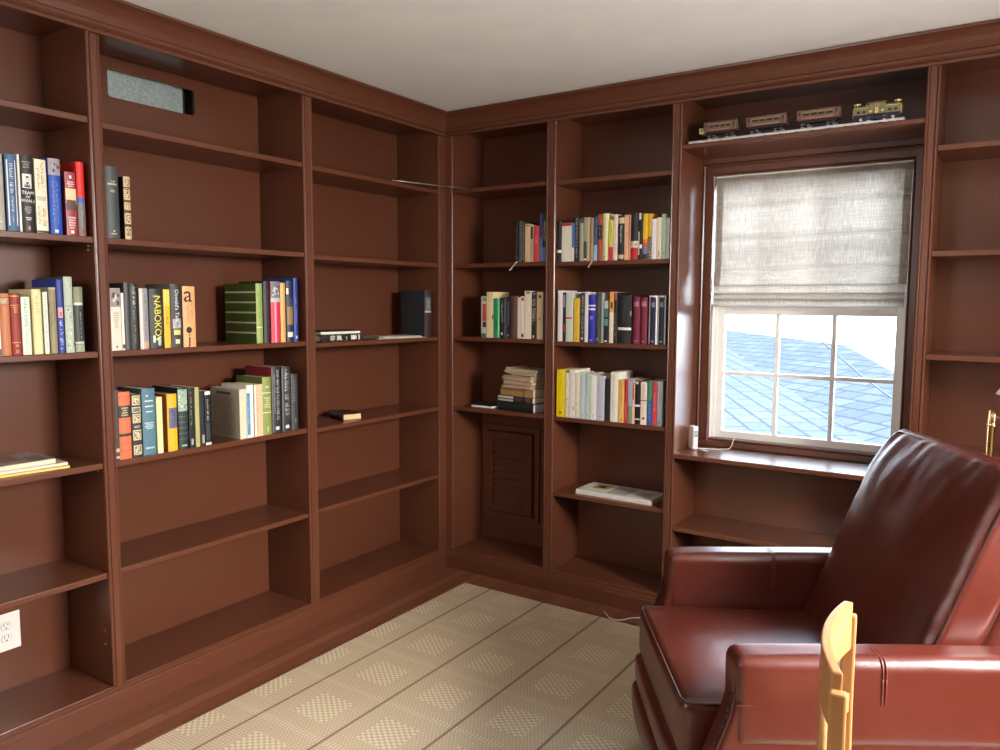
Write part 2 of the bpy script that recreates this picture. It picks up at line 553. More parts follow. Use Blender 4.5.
# crown and base mouldings: structure
crown = [(.0005, 2.326), (.013, 2.326), (.013, 2.337), (.007, 2.3405), (.018, 2.350), (.018, 2.3605), (.0135, 2.366), (.0165, 2.374), (.022, 2.388), (.030, 2.402), (.041, 2.415), (.054, 2.424), (.063, 2.428), (.0645, 2.4365), (.0005, 2.4365)]
mb = MB(); n = len(crown)
vs = [(d, -2.84, z) for d, z in crown] + [(d, -d, z) for d, z in crown]
mb.add(vs, [(i, (i + 1) % n, n + (i + 1) % n, n + i) for i in range(n)] + [tuple(range(n - 1, -1, -1)), tuple(range(n, 2 * n))])
struct(mb.build('trim_1', M['paint']), 'brown-red crown moulding along the left bookcase')
mb = MB()
vs = [(d, -d, z) for d, z in crown] + [(3.21, -d, z) for d, z in crown]
mb.add(vs, [(i, (i + 1) % n, n + (i + 1) % n, n + i) for i in range(n)] + [tuple(range(n - 1, -1, -1)), tuple(range(n, 2 * n))])
struct(mb.build('trim_2', M['paint']), 'brown-red crown moulding along the window side')
base = [(.0005, .001), (.02, .001), (.02, .069), (.0125, .0755), (.0125, .0815), (.006, .0885), (.0005, .089)]
for nm, a, b_ in (('baseboard_left', lambda d, z: (d, -2.84, z), lambda d, z: (d, -d, z)), ('baseboard_back', lambda d, z: (d, -d, z), lambda d, z: (3.21, -d, z))):
    mb = MB(); n = len(base)
    mb.add([a(d, z) for d, z in base] + [b_(d, z) for d, z in base], [(i, (i + 1) % n, n + (i + 1) % n, n + i) for i in range(n)] + [tuple(range(n - 1, -1, -1)), tuple(range(n, 2 * n))])
    struct(mb.build(nm, M['paint']))

# ------------------------------------------------------------------ window
win = bpy.data.objects.new('window_1', None); COL.objects.link(win); win.location = (1.774, .36, .8); struct(win, 'white six-pane sash window under the linen blind')
# brown casing with raised edge bead
mb = MB()
cas = [(0, .0), (0, -.012), (.006, -.016), (.011, -.012), (.016, -.010), (.019, -.014), (.048, -.014), (.053, -.018), (.058, -.014), (.060, 0)]   # across width, depth
def cas_strip(pa, pb, inward_a, inward_b):
    n = len(cas)
    vs = [(pa[0] + w * inward_a[0], .300 + d, pa[1] + w * inward_a[1]) for w, d in cas] + [(pb[0] + w * inward_b[0], .300 + d, pb[1] + w * inward_b[1]) for w, d in cas]
    mb.add(vs, [(i, (i + 1) % n, n + (i + 1) % n, n + i) for i in range(n)] + [tuple(range(n - 1, -1, -1)), tuple(range(n, 2 * n))])
cx0, cx1, cz0, cz1 = 1.3038, 2.2384, .80, 2.104
cas_strip((cx0, cz0), (cx0, cz1), (1, 0), (1, -1))
cas_strip((cx0, cz1), (cx1, cz1), (1, -1), (-1, -1))
cas_strip((cx1, cz1), (cx1, cz0), (-1, -1), (-1, 0))
mb.box(cx0, cx1, .289, .300, cz1, 2.127)
cs = mb.build('casing', M['paint'], win)
mb = MB(); mb.box(W0 + .001, W1 - .001, .279, .336, .7775, .806); mb.box(W0 + .02, W1 - .02, .289, .345, .806, .816)
mb.build('stool', M['paint'], win, .004)
mb = MB()
mb.box(WX0 - .004, WX0, .300, .448, .816, WZ1); mb.box(WX1, WX1 + .004, .300, .448, .816, WZ1); mb.box(WX0, WX1, .300, .448, WZ1, WZ1 + .004)
mb.box(WX0, WX0 + .012, .378, .384, .816, WZ1); mb.box(WX1 - .012, WX1, .378, .384, .816, WZ1)
mb.box(WX0, WX1, .345, .46, .801, .812)
mb.box(WX0, WX0 + .016, .326, .3445, .816, WZ1); mb.box(WX1 - .016, WX1, .326, .3445, .816, WZ1)
mb.box(WX0, WX0 + .0028, .3445, .40, .816, WZ1); mb.box(WX1 - .0028, WX1, .3445, .40, .816, WZ1)
mb.build('jamb', M['white'], win)
def sash(name, y0, y1, z0, z1, st, rb, rt, cols, rows, xa=WX0 + .003, xb=WX1 - .003):
    m_ = MB()
    m_.box(xa, xa + st, y0, y1, z0, z1); m_.box(xb - st, xb, y0, y1, z0, z1)
    m_.box(xa + st, xb - st, y0, y1, z0, z0 + rb); m_.box(xa + st, xb - st, y0, y1, z1 - rt, z1)
    s_ = m_.build(name, M['white'], win, .003)
    gx0, gx1, gz0, gz1 = xa + st, xb - st, z0 + rb, z1 - rt
    m_ = MB(); yc = (y0 + y1) / 2
    for i in range(1, cols):
        x = gx0 + (gx1 - gx0) * i / cols; m_.box(x - .009, x + .009, yc - .012, yc + .012, gz0, gz1)
    for i in range(1, rows):
        z = gz0 + (gz1 - gz0) * i / rows; m_.box(gx0, gx1, yc - .011, yc + .011, z - .0085, z + .0085)
    m_.build('muntin', M['white'], s_)
    for i in range(cols):
        for j in range(rows):
            MB().box(gx0 + (gx1 - gx0) * i / cols, gx0 + (gx1 - gx0) * (i + 1) / cols, yc - .002, yc + .002, gz0 + (gz1 - gz0) * j / rows, gz0 + (gz1 - gz0) * (j + 1) / rows).build('pane', M['glass'], s_)
    return s_
lo = sash('lower_sash', .345, .377, .814, 1.456, .042, .034, .052, 3, 2)
up = sash('upper_sash', .386, .416, 1.405, 2.036, .042, .034, .034, 3, 2)
for x in (1.497, 2.035):
    mb = MB(); mb.box(x - .035, x + .035, .334, .3455, 1.428, 1.438); mb.box(x - .03, x + .03, .337, .3455, 1.438, 1.443)
    mb.build('tilt_latch', M['vinyl'], lo, .002)
# exterior trim around the opening
mb = MB(); mb.box(WX0 - .1, WX0, .45, .47, .7, 2.14); mb.box(WX1, WX1 + .1, .45, .47, .7, 2.14); mb.box(WX0, WX1, .45, .47, WZ1, 2.14); mb.box(WX0 - .1, WX1 + .1, .45, .5, .72, .80)
mb.build('exterior_trim', M['white'], win)

# other windows of the room, behind and beside the camera: simple white frames with panes
def plain_window(name, axis, c, a0, a1, z0, z1):
    f = (lambda a, b_, d0, d1, e, g: (c + d0, c + d1, a, b_, e, g)) if axis == 'x' else (lambda a, b_, d0, d1, e, g: (a, b_, c + d0, c + d1, e, g))
    m_ = MB()
    w = .05
    for q in ((a0, a0 + w, z0, z1), (a1 - w, a1, z0, z1), (a0 + w, a1 - w, z0, z0 + w), (a0 + w, a1 - w, z1 - w, z1), ((a0 + a1) / 2 - w / 2, (a0 + a1) / 2 + w / 2, z0 + w, z1 - w)):
        m_.box(*f(q[0], q[1], .03, .08, q[2], q[3]))
    o_ = m_.build(name, M['white']); struct(o_)
plain_window('window_2', 'x', XR, RY0, RY1, RZ0, RZ1)

plain_window('window_3', 'y', YF - .12, FX0, FX1, FZ0, FZ1)
o = MB().box(XR + 2.6, XR + 2.75, -5.5, 1.5, -3.0, 3.6).build('wall_sky_block', M['wall']); struct(o, 'added wall blocking the sky beyond the side window')  # added unseen wall, keeps open sky light out of the side window
o = MB().box(-2.5, XR + 2.6, YF - 2.4, YF - 2.2, -3.0, 3.6).build('wall_sky_block', M['wall']); struct(o, 'added wall blocking the sky beyond the window behind the camera')  # second added blocker, shuts the sky off from the opening behind the camera

# ------------------------------------------------------------------ roman blind
BL = thing('roman_blind', 'half-raised cream linen roman blind covering the upper window', 'blind', (1.774, .29, 2.035))
bx0, bx1 = 1.368, 2.181
prof = []
def bl(z, y): prof.append((y, z))
ztop = 2.036
tucks = [1.908, 1.758, 1.617]
bl(ztop, .297)
zz = ztop
for t in tucks:
    for i in range(1, 7):
        f = i / 6; bl(zz + (t + .006 - zz) * f, .297 - .004 * math.sin(PI * f))
    bl(t + .002, .290); bl(t - .003, .291); bl(t - .004, .296); zz = t - .004
for z, y in ((1.60, .290), (1.585, .284), (1.565, .278), (1.550, .276), (1.541, .280), (1.539, .290)): bl(z, y)
def sheet(mb, prof, x0, x1, th, nx=24, wob=0.0):
    n = len(prof)
    for side in (0, 1):
        b = len(mb.v)
        for y, z in prof:
            for i in range(nx + 1):
                x = x0 + (x1 - x0) * i / nx
                w = wob * noise.noise(Vector((x * 9, z * 9, 1.7)))
                mb.v.append((x, y + side * th + w, z + wob * .5 * noise.noise(Vector((x * 7, z * 3, 5.1)))))
        for k in range(n - 1):
            for i in range(nx):
                q = [b + k * (nx + 1) + i, b + k * (nx + 1) + i + 1, b + (k + 1) * (nx + 1) + i + 1, b + (k + 1) * (nx + 1) + i]
                mb.f.append(tuple(q) if side else tuple(reversed(q))); mb.mi.append(0)
mb = MB(); sheet(mb, prof, bx0 + .004, bx1 - .004, .0012, 40, .0018)
mb.build('fabric_panel', M['blind'], BL, smooth=True)
for xa in (bx0 + .003, bx1 - .033):
    mb = MB(); sheet(mb, [(y - .0016, z) for y, z in prof], xa, xa + .030, .0008, 6, .0)
    mb.build('side_hem', M['blind'], BL, smooth=True)
mb = MB()
for zt, zb, yo in ((1.546, 1.500, .272), (1.506, 1.470, .267), (1.486, 1.444, .274)):
    pr = []
    for i in range(13):
        a = PI * i / 12
        pr.append((yo + .024 - .024 * math.sin(a), (zt + zb) / 2 + (zt - zb) / 2 * math.cos(a)))
    sheet(mb, pr, bx0 + .008, bx1 - .008, .0025, 40, .0025)
mb.build('stacked_fold', M['blind'], BL, smooth=True)
MB().box(bx0 + .002, bx1 - .002, .2985, .322, 2.012, 2.037).build('head_rail', M['white'], BL)

# ------------------------------------------------------------------ rug
mb = MB(); mb.box(.26, 2.63, -3.9, -.176, .0005, .009)
rg = mb.build('rug', M['rug'], bevel=.002); tag(rg, 'beige woven rug with brown stripes and checked squares', 'rug')
SKY = 8
GLOW = 6
P_RIGHT = 620
P_BOUNCE = 13
P_FRONT = 16
P_CEILING = 125
EXPOSURE = 0.6
BOOKS = [
 ["A",-2.1759,0.0272,0.2278,"h",0.16,"#a8a59a",[["m",0.3,0.7,0.3,0.6,"#d8d5cc"],["h",0.1,0.13,0.15,0.85,"#d8d5cc",1]],"pale grey hardback cut by the frame in uppermost row at photo's left edge",{}],
 ["A",-2.1396,0.0331,0.2306,"h",0.16,"#3f5f86",[["b",0.07,0.93,0.1,0.2,"#dfe4e6"],["b",0.07,0.93,0.8,0.9,"#dfe4e6"],["m",0.5,0.88,0.33,0.62,"#e8ebec"],["m",0.25,0.45,0.4,0.6,"#cfd6da"],["m",0.1,0.2,0.42,0.58,"#b8c4cc"]],"blue hardback with two white spine stripes in uppermost row at photo's left edge",{}],
 ["A",-2.1187,0.0063,0.2339,"p",0.15,"#d9d3c2",[],"very thin cream book beside the blue one in uppermost row at photo's left edge",{}],
 ["A",-2.0955,0.0353,0.2346,"h",0.165,"#26282a",[["h",0.83,0.93,0.15,0.85,"#8d8d8a",3],["b",0.575,0.76,0.12,0.9,"#d9d8d2"],["p",0.585,0.75,0.12,0.9],["t","TEAM",0.512,0.0145,"#e9e7df",0,0.5],["t","OF",0.458,0.0105,"#e9e7df",0,0.5],["t","RIVALS",0.408,0.0128,"#e9e7df",0,0.5],["h",0.24,0.34,0.15,0.85,"#9a9a95",4],["h",0.15,0.2,0.15,0.85,"#d5d3ca",2],["b",0.03,0.08,0.42,0.58,"#b3a46a"]],"thick black book titled TEAM OF RIVALS with portrait in uppermost row at photo's left edge",{}],
 ["A",-2.0547,0.0345,0.2286,"p",0.15,"#ddd2b4",[["m",0.62,0.95,0.55,0.8,"#22201d"],["m",0.6,0.88,0.2,0.42,"#22201d"],["b",0.44,0.5,0.1,0.9,"#b9b09a"],["m",0.1,0.36,0.55,0.85,"#1d1b19"],["m",0.1,0.36,0.15,0.42,"#1d1b19"],["b",0,0.035,0,1,"#1d1b19"]],"cream book with black sideways lettering in uppermost row at photo's left edge",{}],
 ["A",-2.0108,0.0374,0.2385,"h",0.16,"#1f4aa8",[["b",0.78,1,0,1,"#9b929a"],["q",0.8,0.98],["m",0.12,0.72,0.55,0.75,"#7f9fd8"],["m",0.15,0.7,0.22,0.4,"#6f90d0"],["b",0.02,0.06,0.3,0.6,"#c8d4ee"]],"bright blue hardback with grey picture on top in uppermost row at photo's left edge",{}],
 ["A",-1.963,0.0347,0.2027,"p",0.14,"#8f2530",[["b",0.9,0.945,0.4,0.6,"#f0e2e0"],["h",0.76,0.86,0.15,0.85,"#e9c9c4",3],["b",0.5,0.74,0,1,"#d8c39a"],["b",0.4,0.56,0.05,0.95,"#4a2e26"],["h",0.1,0.3,0.15,0.85,"#e9c9c4",5],["b",0.03,0.08,0.35,0.65,"#efe0dc"]],"dark red paperback with tan picture band in uppermost row at photo's left edge",{}],
 ["A",-1.9293,0.025,0.2398,"h",0.17,"#d8281f",[["b",0.46,0.52,0,1,"#2a56b0"],["b",0,0.46,0,1,"#6f6a66"],["m",0.55,0.9,0.35,0.6,"#7d1814"],["m",0.12,0.42,0.4,0.6,"#a8a49c"],["b",0.04,0.08,0.3,0.7,"#a0202a"]],"tall red book with grey lower spine in uppermost row at photo's left edge",{}],
 ["D",-1.8231,0.0457,0.2401,"h",0.15,"#3c4243",[["t","THE",0.79,0.009,"#c9c2a8",0,0.5],["h",0.735,0.775,0.08,0.9,"#cfc8ae",1],["h",0.7,0.72,0.45,0.6,"#b9b29a",1],["h",0.64,0.68,0.25,0.75,"#cfc8ae",2],["b",0.09,0.115,0.42,0.55,"#c9c2a8"],["h",0.05,0.075,0.2,0.8,"#cfc8ae",1]],"thick dark slate hardback with gold lettering under the duct opening",{}],
 ["D",-1.771,0.024,0.2138,"h",0.165,"#c9ab82",[["o",0.84,0.97],["o",0.64,0.82],["b",0.805,0.835,0,1,"#3a2a20"],["b",0.59,0.63,0,1,"#3a2a20"],["o",0.48,0.59],["b",0.42,0.47,0,1,"#3a2a20"],["o",0.25,0.41],["b",0.2,0.245,0,1,"#3a2a20"],["o",0.04,0.19]],"slim ornate gold spined book under the duct opening",{"side":"#2a1512"}],
 ["B",-2.204,0.0173,0.1831,"p",0.14,"#d6d8dc",[["b",0,0.12,0,1,"#41508c"]],"white paperback cut by the frame in lower row at photo's left edge",{}],
 ["B",-2.1795,0.0289,0.191,"h",0.15,"#b87348",[["o",0.84,0.92],["h",0.8,0.82,0.15,0.85,"#8d5230",1],["b",0.92,0.935,0,1,"#8d5230"]],"tan leather bound book in lower row at photo's left edge",{}],
 ["B",-2.1492,0.0284,0.1914,"h",0.15,"#8c2b22",[["b",0.945,0.965,0,1,"#c99254"],["b",0.8,0.815,0,1,"#c99254"],["h",0.68,0.79,0.2,0.8,"#c99254",3],["b",0.2,0.215,0,1,"#c99254"],["h",0.13,0.18,0.2,0.8,"#c99254",1],["h",0.04,0.09,0.2,0.8,"#c99254",2]],"red leather book with gold bands in lower row at photo's left edge",{}],
 ["B",-2.1201,0.0257,0.1809,"p",0.13,"#c9d0bd",[["m",0.5,0.95,0.3,0.7,"#5e7560"],["m",0.2,0.4,0.4,0.6,"#8aa084"]],"worn pale green paperback in lower row at photo's left edge",{}],
 ["B",-2.0858,0.0293,0.2048,"h",0.15,"#d9d09a",[["m",0.6,0.92,0.35,0.7,"#8d8458"],["b",0,1,0.0,0.12,"#c3b884"]],"pale yellow hardback in lower row at photo's left edge",{}],
 ["B",-2.0604,0.0135,0.1973,"p",0.14,"#cdd4c2",[["m",0.1,0.95,0.3,0.7,"#66795e"]],"thin pale mint paperback in lower row at photo's left edge",{}],
 ["B",-2.0373,0.0228,0.212,"h",0.15,"#8a7f60",[["m",0.45,0.85,0.55,0.75,"#4c452f"],["m",0.4,0.8,0.2,0.4,"#5a523a"],["b",0.97,1,0,1,"#b0a683"]],"khaki cloth book with frayed top in lower row at photo's left edge",{}],
 ["B",-2.0141,0.019,0.2382,"h",0.16,"#2b3f8e",[["b",0.48,0.62,0.1,0.9,"#d99ba0"],["b",0.5,0.56,0.3,0.7,"#b5323a"],["m",0.05,0.44,0.25,0.75,"#d5dcec"]],"dark blue book with pink picture patch in lower row at photo's left edge",{}],
 ["B",-1.9864,0.0281,0.2471,"h",0.18,"#aab5a2",[["f",0.0,0.6],["b",0.6,0.63,0,1,"#9aa595"]],"tall grey green book with blossom spine in lower row at photo's left edge",{"side":"#4a5550"}],
 ["B",-1.9548,0.0307,0.2153,"h",0.15,"#3a3f38",[["b",0.76,1,0,1,"#7d8262"],["b",0.72,0.76,0,1,"#c4cab4"],["b",0.13,0.16,0,1,"#b9c0aa"],["b",0.18,0.7,0.45,0.9,"#181a18"],["m",0.2,0.68,0.58,0.78,"#aeb39e"],["b",0,0.12,0,1,"#8d937c"]],"dark book with olive top band in lower row at photo's left edge",{}],
 ["C",-1.8297,0.0364,0.2138,"p",0.15,"#d8cdbb",[["b",0.7,1,0,1,"#8d857e"],["q",0.72,0.98],["h",0.36,0.62,0.15,0.85,"#a99e8c",7],["b",0.04,0.08,0.4,0.55,"#5c554a"]],"beige book with photo on spine top on duct bay's upper book shelf",{}],
 ["C",-1.8057,0.0093,0.1981,"p",0.13,"#e2ddd2",[["b",0.03,0.1,0,1,"#33312d"]],"thin white paperback on duct bay's upper book shelf",{}],
 ["C",-1.7895,0.0179,0.2329,"h",0.16,"#4a4c48",[["m",0.3,0.7,0.4,0.6,"#5c5e5a"]],"plain dark grey hardback on duct bay's upper book shelf",{}],
 ["C",-1.7634,0.0305,0.2301,"h",0.16,"#222423",[["m",0.62,0.95,0.4,0.75,"#e8e8e2"],["m",0.35,0.6,0.4,0.7,"#8f9488"],["m",0.1,0.33,0.45,0.75,"#b08a66"]],"black hardback with silver title on duct bay's upper book shelf",{}],
 ["C",-1.725,0.0335,0.2151,"h",0.15,"#8f9093",[["b",0,1,0.0,0.3,"#d5cbc0"],["m",0.15,0.9,0.5,0.75,"#4e5056"],["b",0.02,0.12,0.3,1,"#c79d86"]],"silver grey hardback with white edge on duct bay's upper book shelf",{}],
 ["C",-1.679,0.0501,0.2142,"h",0.15,"#1f2220",[["b",0.86,0.9,0.25,0.7,"#6b6d5e"],["t","NABOKOV",0.5,0.034,"#e3dc4e",1,0.55],["b",0.1,0.22,0.2,0.36,"#d9ddd2"],["b",0.05,0.2,0.55,0.8,"#aebcc0"],["m",0.3,0.75,0.85,0.97,"#c9cfc2"]],"black book titled NABOKOV in yellow on duct bay's upper book shelf",{}],
 ["C",-1.6375,0.0249,0.2131,"p",0.14,"#e2b024",[["b",0.72,1,0,1,"#d9c257"],["m",0.4,0.55,0.3,0.7,"#3b3012"]],"slim yellow paperback on duct bay's upper book shelf",{}],
 ["C",-1.5977,0.0443,0.2339,"h",0.16,"#2a2b2c",[["t","Oswald's Tale",0.66,0.021,"#d3d6d8",1,0.5],["b",0.3,0.45,0.12,0.88,"#9a9da0"],["q",0.31,0.44],["b",0.2,0.28,0.2,0.8,"#c9cb6e"],["b",0.06,0.13,0.3,0.7,"#d7d9a2"]],"black book titled Oswald's Tale on duct bay's upper book shelf",{"side":"#77776f"}],
 ["C",-1.5442,0.0525,0.2259,"h",0.15,"#dfa26c",[["t","a",0.86,0.085,"#1c1612",0,0.38],["m",0.45,0.74,0.62,0.8,"#a1502c"],["m",0.4,0.74,0.3,0.48,"#a1502c"],["d",0.28,0.012,0.4,"#1c1612"],["t","j",0.13,0.055,"#1c1612",0,0.42]],"orange book with large black letters on duct bay's upper book shelf",{}],
 ["C",-1.2207,0.0319,0.2447,"h",0.205,"#90a55a",[["m",0.3,0.9,0.35,0.6,"#5d7030"],["b",0.26,0.28,0,1,"#c7d2a0"]],"green book with white striped cover on duct bay's upper book shelf",{"side":"#3b5212","stripes":1}],
 ["C",-1.1839,0.0314,0.2538,"h",0.16,"#202226",[["m",0.15,0.85,0.55,0.8,"#7b7e86"]],"black hardback right of the striped one on duct bay's upper book shelf",{}],
 ["C",-1.1369,0.0481,0.255,"h",0.16,"#cf2f4c",[["b",0.73,1,0,1,"#6f7076"],["b",0.66,0.73,0,1,"#b6b9bc"],["q",0.75,0.98],["b",0,0.66,0.3,0.5,"#e59aa6"]],"shiny crimson book with grey photo top on duct bay's upper book shelf",{}],
 ["C",-1.0985,0.0263,0.2497,"h",0.15,"#d3a75e",[["m",0.1,0.6,0.35,0.6,"#a57a38"]],"golden tan book on duct bay's upper book shelf",{}],
 ["C",-1.061,0.0357,0.2591,"h",0.16,"#1e2a4a",[["b",0.28,0.58,0.05,0.95,"#8c6f40"],["b",0.08,0.16,0.1,0.9,"#d9d6bd"],["b",0.78,0.88,0.0,0.25,"#e6e0c8"],["h",0.6,0.72,0.15,0.85,"#4a5678",3]],"navy book with gold picture on duct bay's upper book shelf",{}],
 ["C",-1.029,0.0229,0.2727,"h",0.18,"#213a8c",[["m",0.3,0.7,0.35,0.6,"#8da2d8"],["b",0.05,0.09,0.3,0.7,"#c9d2ee"]],"tall royal blue book on duct bay's upper book shelf",{}],
 ["E",-1.8417,0.0134,0.2486,"h",0.16,"#3a3733",[["b",0.12,0.17,0,1,"#b9b4a6"],["b",0.03,0.06,0,1,"#b9b4a6"]],"narrow dark book at the end on duct bay's lower book shelf",{}],
 ["E",-1.8115,0.0434,0.2371,"h",0.15,"#d9663c",[["b",0.62,0.8,0,1,"#2c2720"],["h",0.64,0.78,0.15,0.85,"#bda98a",4],["b",0.925,0.935,0,1,"#a8472a"],["b",0.34,0.385,0,1,"#2c2720"],["b",0.23,0.24,0,1,"#a8472a"],["b",0.13,0.14,0,1,"#a8472a"]],"orange book with black label on duct bay's lower book shelf",{}],
 ["E",-1.7683,0.04,0.2278,"h",0.155,"#1d1d1c",[["o",0.82,0.97],["b",0.7,0.79,0.1,0.9,"#b8b39a"],["b",0.715,0.775,0.18,0.82,"#1d1d1c"],["o",0.54,0.68],["h",0.46,0.5,0.15,0.85,"#b8b39a",2],["o",0.27,0.43],["o",0.04,0.19]],"black book with cream ornament squares on duct bay's lower book shelf",{}],
 ["E",-1.7206,0.0509,0.2413,"h",0.16,"#48707f",[["b",0.885,0.9,0.28,0.42,"#dfe8e8"],["h",0.8,0.83,0.12,0.9,"#dfe8e8",1],["h",0.72,0.75,0.12,0.9,"#dfe8e8",1],["h",0.64,0.67,0.12,0.9,"#dfe8e8",1],["h",0.39,0.5,0.1,0.85,"#c3d4d8",4],["h",0.09,0.13,0.15,0.85,"#c3d4d8",1]],"teal hardback with white lettering on duct bay's lower book shelf",{}],
 ["E",-1.6813,0.0223,0.2068,"p",0.13,"#e3d196",[["m",0.4,0.8,0.4,0.6,"#c9b575"]],"plain cream yellow paperback on duct bay's lower book shelf",{}],
 ["E",-1.6287,0.0402,0.2127,"h",0.14,"#e0a70f",[["b",0.4,0.76,0.12,1,"#5d5a78"],["m",0.44,0.72,0.35,0.85,"#272446"]],"bright yellow book with purple label on duct bay's lower book shelf",{"side":"#a5661c"}],
 ["E",-1.584,0.0391,0.2329,"h",0.165,"#1f2825",[["b",0.62,0.97,0,1,"#8fae93"],["f",0.63,0.96],["b",0.52,0.54,0,1,"#3d524c"],["b",0.43,0.45,0,1,"#3d524c"],["b",0.34,0.36,0,1,"#3d524c"],["b",0.25,0.27,0,1,"#3d524c"],["b",0.16,0.18,0,1,"#3d524c"],["h",0.04,0.08,0.15,0.85,"#b9c8bd",1]],"black book with pale green patterned top on duct bay's lower book shelf",{}],
 ["E",-1.5503,0.0232,0.2281,"p",0.16,"#1c1b1c",[["m",0.35,0.95,0.3,0.6,"#c5b6a0"],["b",0.05,0.15,0.3,0.7,"#a8a296"]],"slim black paperback with beige title on duct bay's lower book shelf",{}],
 ["E",-1.5262,0.0183,0.2278,"p",0.16,"#a9a468",[],"slim olive yellow book on duct bay's lower book shelf",{}],
 ["E",-1.5054,0.0198,0.2126,"p",0.15,"#232323",[["b",0.05,0.2,0.4,0.9,"#aaa79c"],["m",0.4,0.8,0.4,0.6,"#4e4e4c"]],"slim charcoal book on duct bay's lower book shelf",{}],
 ["E",-1.4794,0.0259,0.2102,"p",0.15,"#171819",[["b",0.93,1,0,1,"#d8d6cd"],["m",0.45,0.85,0.35,0.65,"#e1dfd6"],["b",0.1,0.4,0.2,0.8,"#2f3a40"],["b",0,0.05,0,1,"#d8d6cd"]],"black paperback with white title and ends on duct bay's lower book shelf",{}],
 ["E",-1.3163,0.0327,0.2021,"p",0.185,"#d9cfb6",[["m",0.1,0.9,0.4,0.6,"#c5b998"]],"cream booklet with printed back cover on duct bay's lower book shelf",{"side":"#a9a48f","lines":1}],
 ["E",-1.2811,0.0338,0.2165,"p",0.16,"#dfe0d8",[["b",0.06,0.85,0.05,0.45,"#3a7fb0"],["m",0.2,0.8,0.15,0.35,"#bcd4e4"]],"white and blue paperback on duct bay's lower book shelf",{}],
 ["E",-1.2391,0.0422,0.215,"p",0.15,"#dcbb97",[["b",0,1,0.0,0.2,"#e4dccb"],["m",0.1,0.9,0.22,0.42,"#4a3526"]],"peach paperback with ragged edge on duct bay's lower book shelf",{}],
 ["E",-1.1931,0.0447,0.2424,"h",0.17,"#84914a",[["b",0.72,0.735,0,1,"#d5dab0"],["b",0.38,0.395,0,1,"#d5dab0"],["h",0.46,0.66,0.15,0.85,"#c9cf9c",5],["h",0.8,0.86,0.15,0.85,"#c9cf9c",1],["b",0.06,0.14,0.42,0.56,"#c9cf9c"]],"olive green hardback on duct bay's lower book shelf",{"side":"#59672a"}],
 ["E",-1.1433,0.0475,0.2808,"h",0.17,"#26282d",[["m",0.3,0.9,0.2,0.34,"#b2b2ac"],["m",0.2,0.95,0.48,0.78,"#e2e1da"],["b",0.05,0.1,0.3,0.7,"#cfcfca"],["b",0.02,0.98,0.0,0.12,"#4e525a"]],"tall black white-lettered book with red cover on duct bay's lower book shelf",{"side":"#7d1620"}],
 ["E",-1.0903,0.0466,0.2794,"h",0.17,"#2b2d31",[["m",0.25,0.96,0.3,0.72,"#d9d8d0"],["m",0.2,0.9,0.76,0.9,"#b2b2ac"],["b",0.05,0.1,0.3,0.7,"#cfcfca"],["b",0.02,0.98,0.0,0.12,"#565a62"]],"tall black white-lettered book beside slate one on duct bay's lower book shelf",{}],
 ["E",-1.0452,0.037,0.2441,"h",0.15,"#34393a",[["h",0.5,0.9,0.15,0.85,"#5a6162",7],["b",0.14,0.22,0.4,0.6,"#6d7476"]],"faded dark slate hardback on duct bay's lower book shelf",{}],
 ["F",0.441,0.0162,0.2068,"p",0.13,"#1f2422",[["f",0.0,1]],"thin black and white patterned book in corner bay's top row",{}],
 ["F",0.4634,0.0155,0.2056,"p",0.13,"#5c6058",[["m",0.1,0.95,0.2,0.8,"#202320"]],"thin grey patterned book in corner bay's top row",{}],
 ["F",0.4801,0.0154,0.2023,"p",0.13,"#3a3d3a",[["m",0.05,0.95,0.3,0.8,"#aeb2aa"]],"thin dark book with pale lettering in corner bay's top row",{}],
 ["F",0.5049,0.0295,0.1886,"p",0.13,"#d8b98c",[["b",0.94,0.97,0,1,"#7d5c3c"]],"tan paperback in corner bay's top row",{}],
 ["F",0.5296,0.0164,0.1824,"p",0.13,"#b8a78c",[["b",0.62,0.95,0.2,0.9,"#1c1917"],["m",0.1,0.55,0.3,0.7,"#4d4338"]],"narrow beige book with black upper spine in corner bay's top row",{}],
 ["F",0.5562,0.032,0.1761,"p",0.13,"#bc4348",[["m",0.5,0.75,0.35,0.65,"#e8b0a8"]],"rose red paperback in corner bay's top row",{}],
 ["F",0.5951,0.0379,0.235,"p",0.15,"#5a7fae",[["b",0.5,1,0.0,0.4,"#4a4a80"],["b",0.3,1,0.42,1,"#232c3a"],["t","INFINITE JEST",0.63,0.0165,"#cfd07e",1,0.72]],"blue paperback titled INFINITE JEST in corner bay's top row",{}],
 ["G",0.6853,0.026,0.1977,"h",0.14,"#202228",[["b",0.22,0.29,0,1,"#e4e0d6"]],"black book with white band in window-side bay's top row",{}],
 ["G",0.7276,0.0542,0.1858,"p",0.15,"#d8d5c4",[["b",0.92,1,0,1,"#b3262c"],["m",0.3,0.6,0.45,0.6,"#c5c1ae"]],"thick white paperback with red top in window-side bay's top row",{}],
 ["G",0.7629,0.0141,0.1839,"p",0.14,"#4b7cb8",[["b",0,0.36,0,1,"#e2dfd4"]],"thin blue book with white foot in window-side bay's top row",{}],
 ["G",0.782,0.0196,0.2113,"p",0.14,"#26282c",[["m",0.08,0.97,0.3,0.8,"#c9cbc8"]],"black book with full height white lettering in window-side bay's top row",{}],
 ["G",0.8071,0.0254,0.2004,"h",0.13,"#a9a48f",[["b",0.9,1,0.3,1,"#3a3c38"]],"grey beige hardback in window-side bay's top row",{}],
 ["G",0.829,0.016,0.2063,"p",0.14,"#9aa084",[["b",0.0,0.45,0,1,"#3c4a42"],["b",0.02,0.06,0,1,"#d5d8c8"]],"sage book with dark foot in window-side bay's top row",{}],
 ["G",0.8448,0.0132,0.2054,"p",0.13,"#b9b090",[],"thin fawn book in window-side bay's top row",{}],
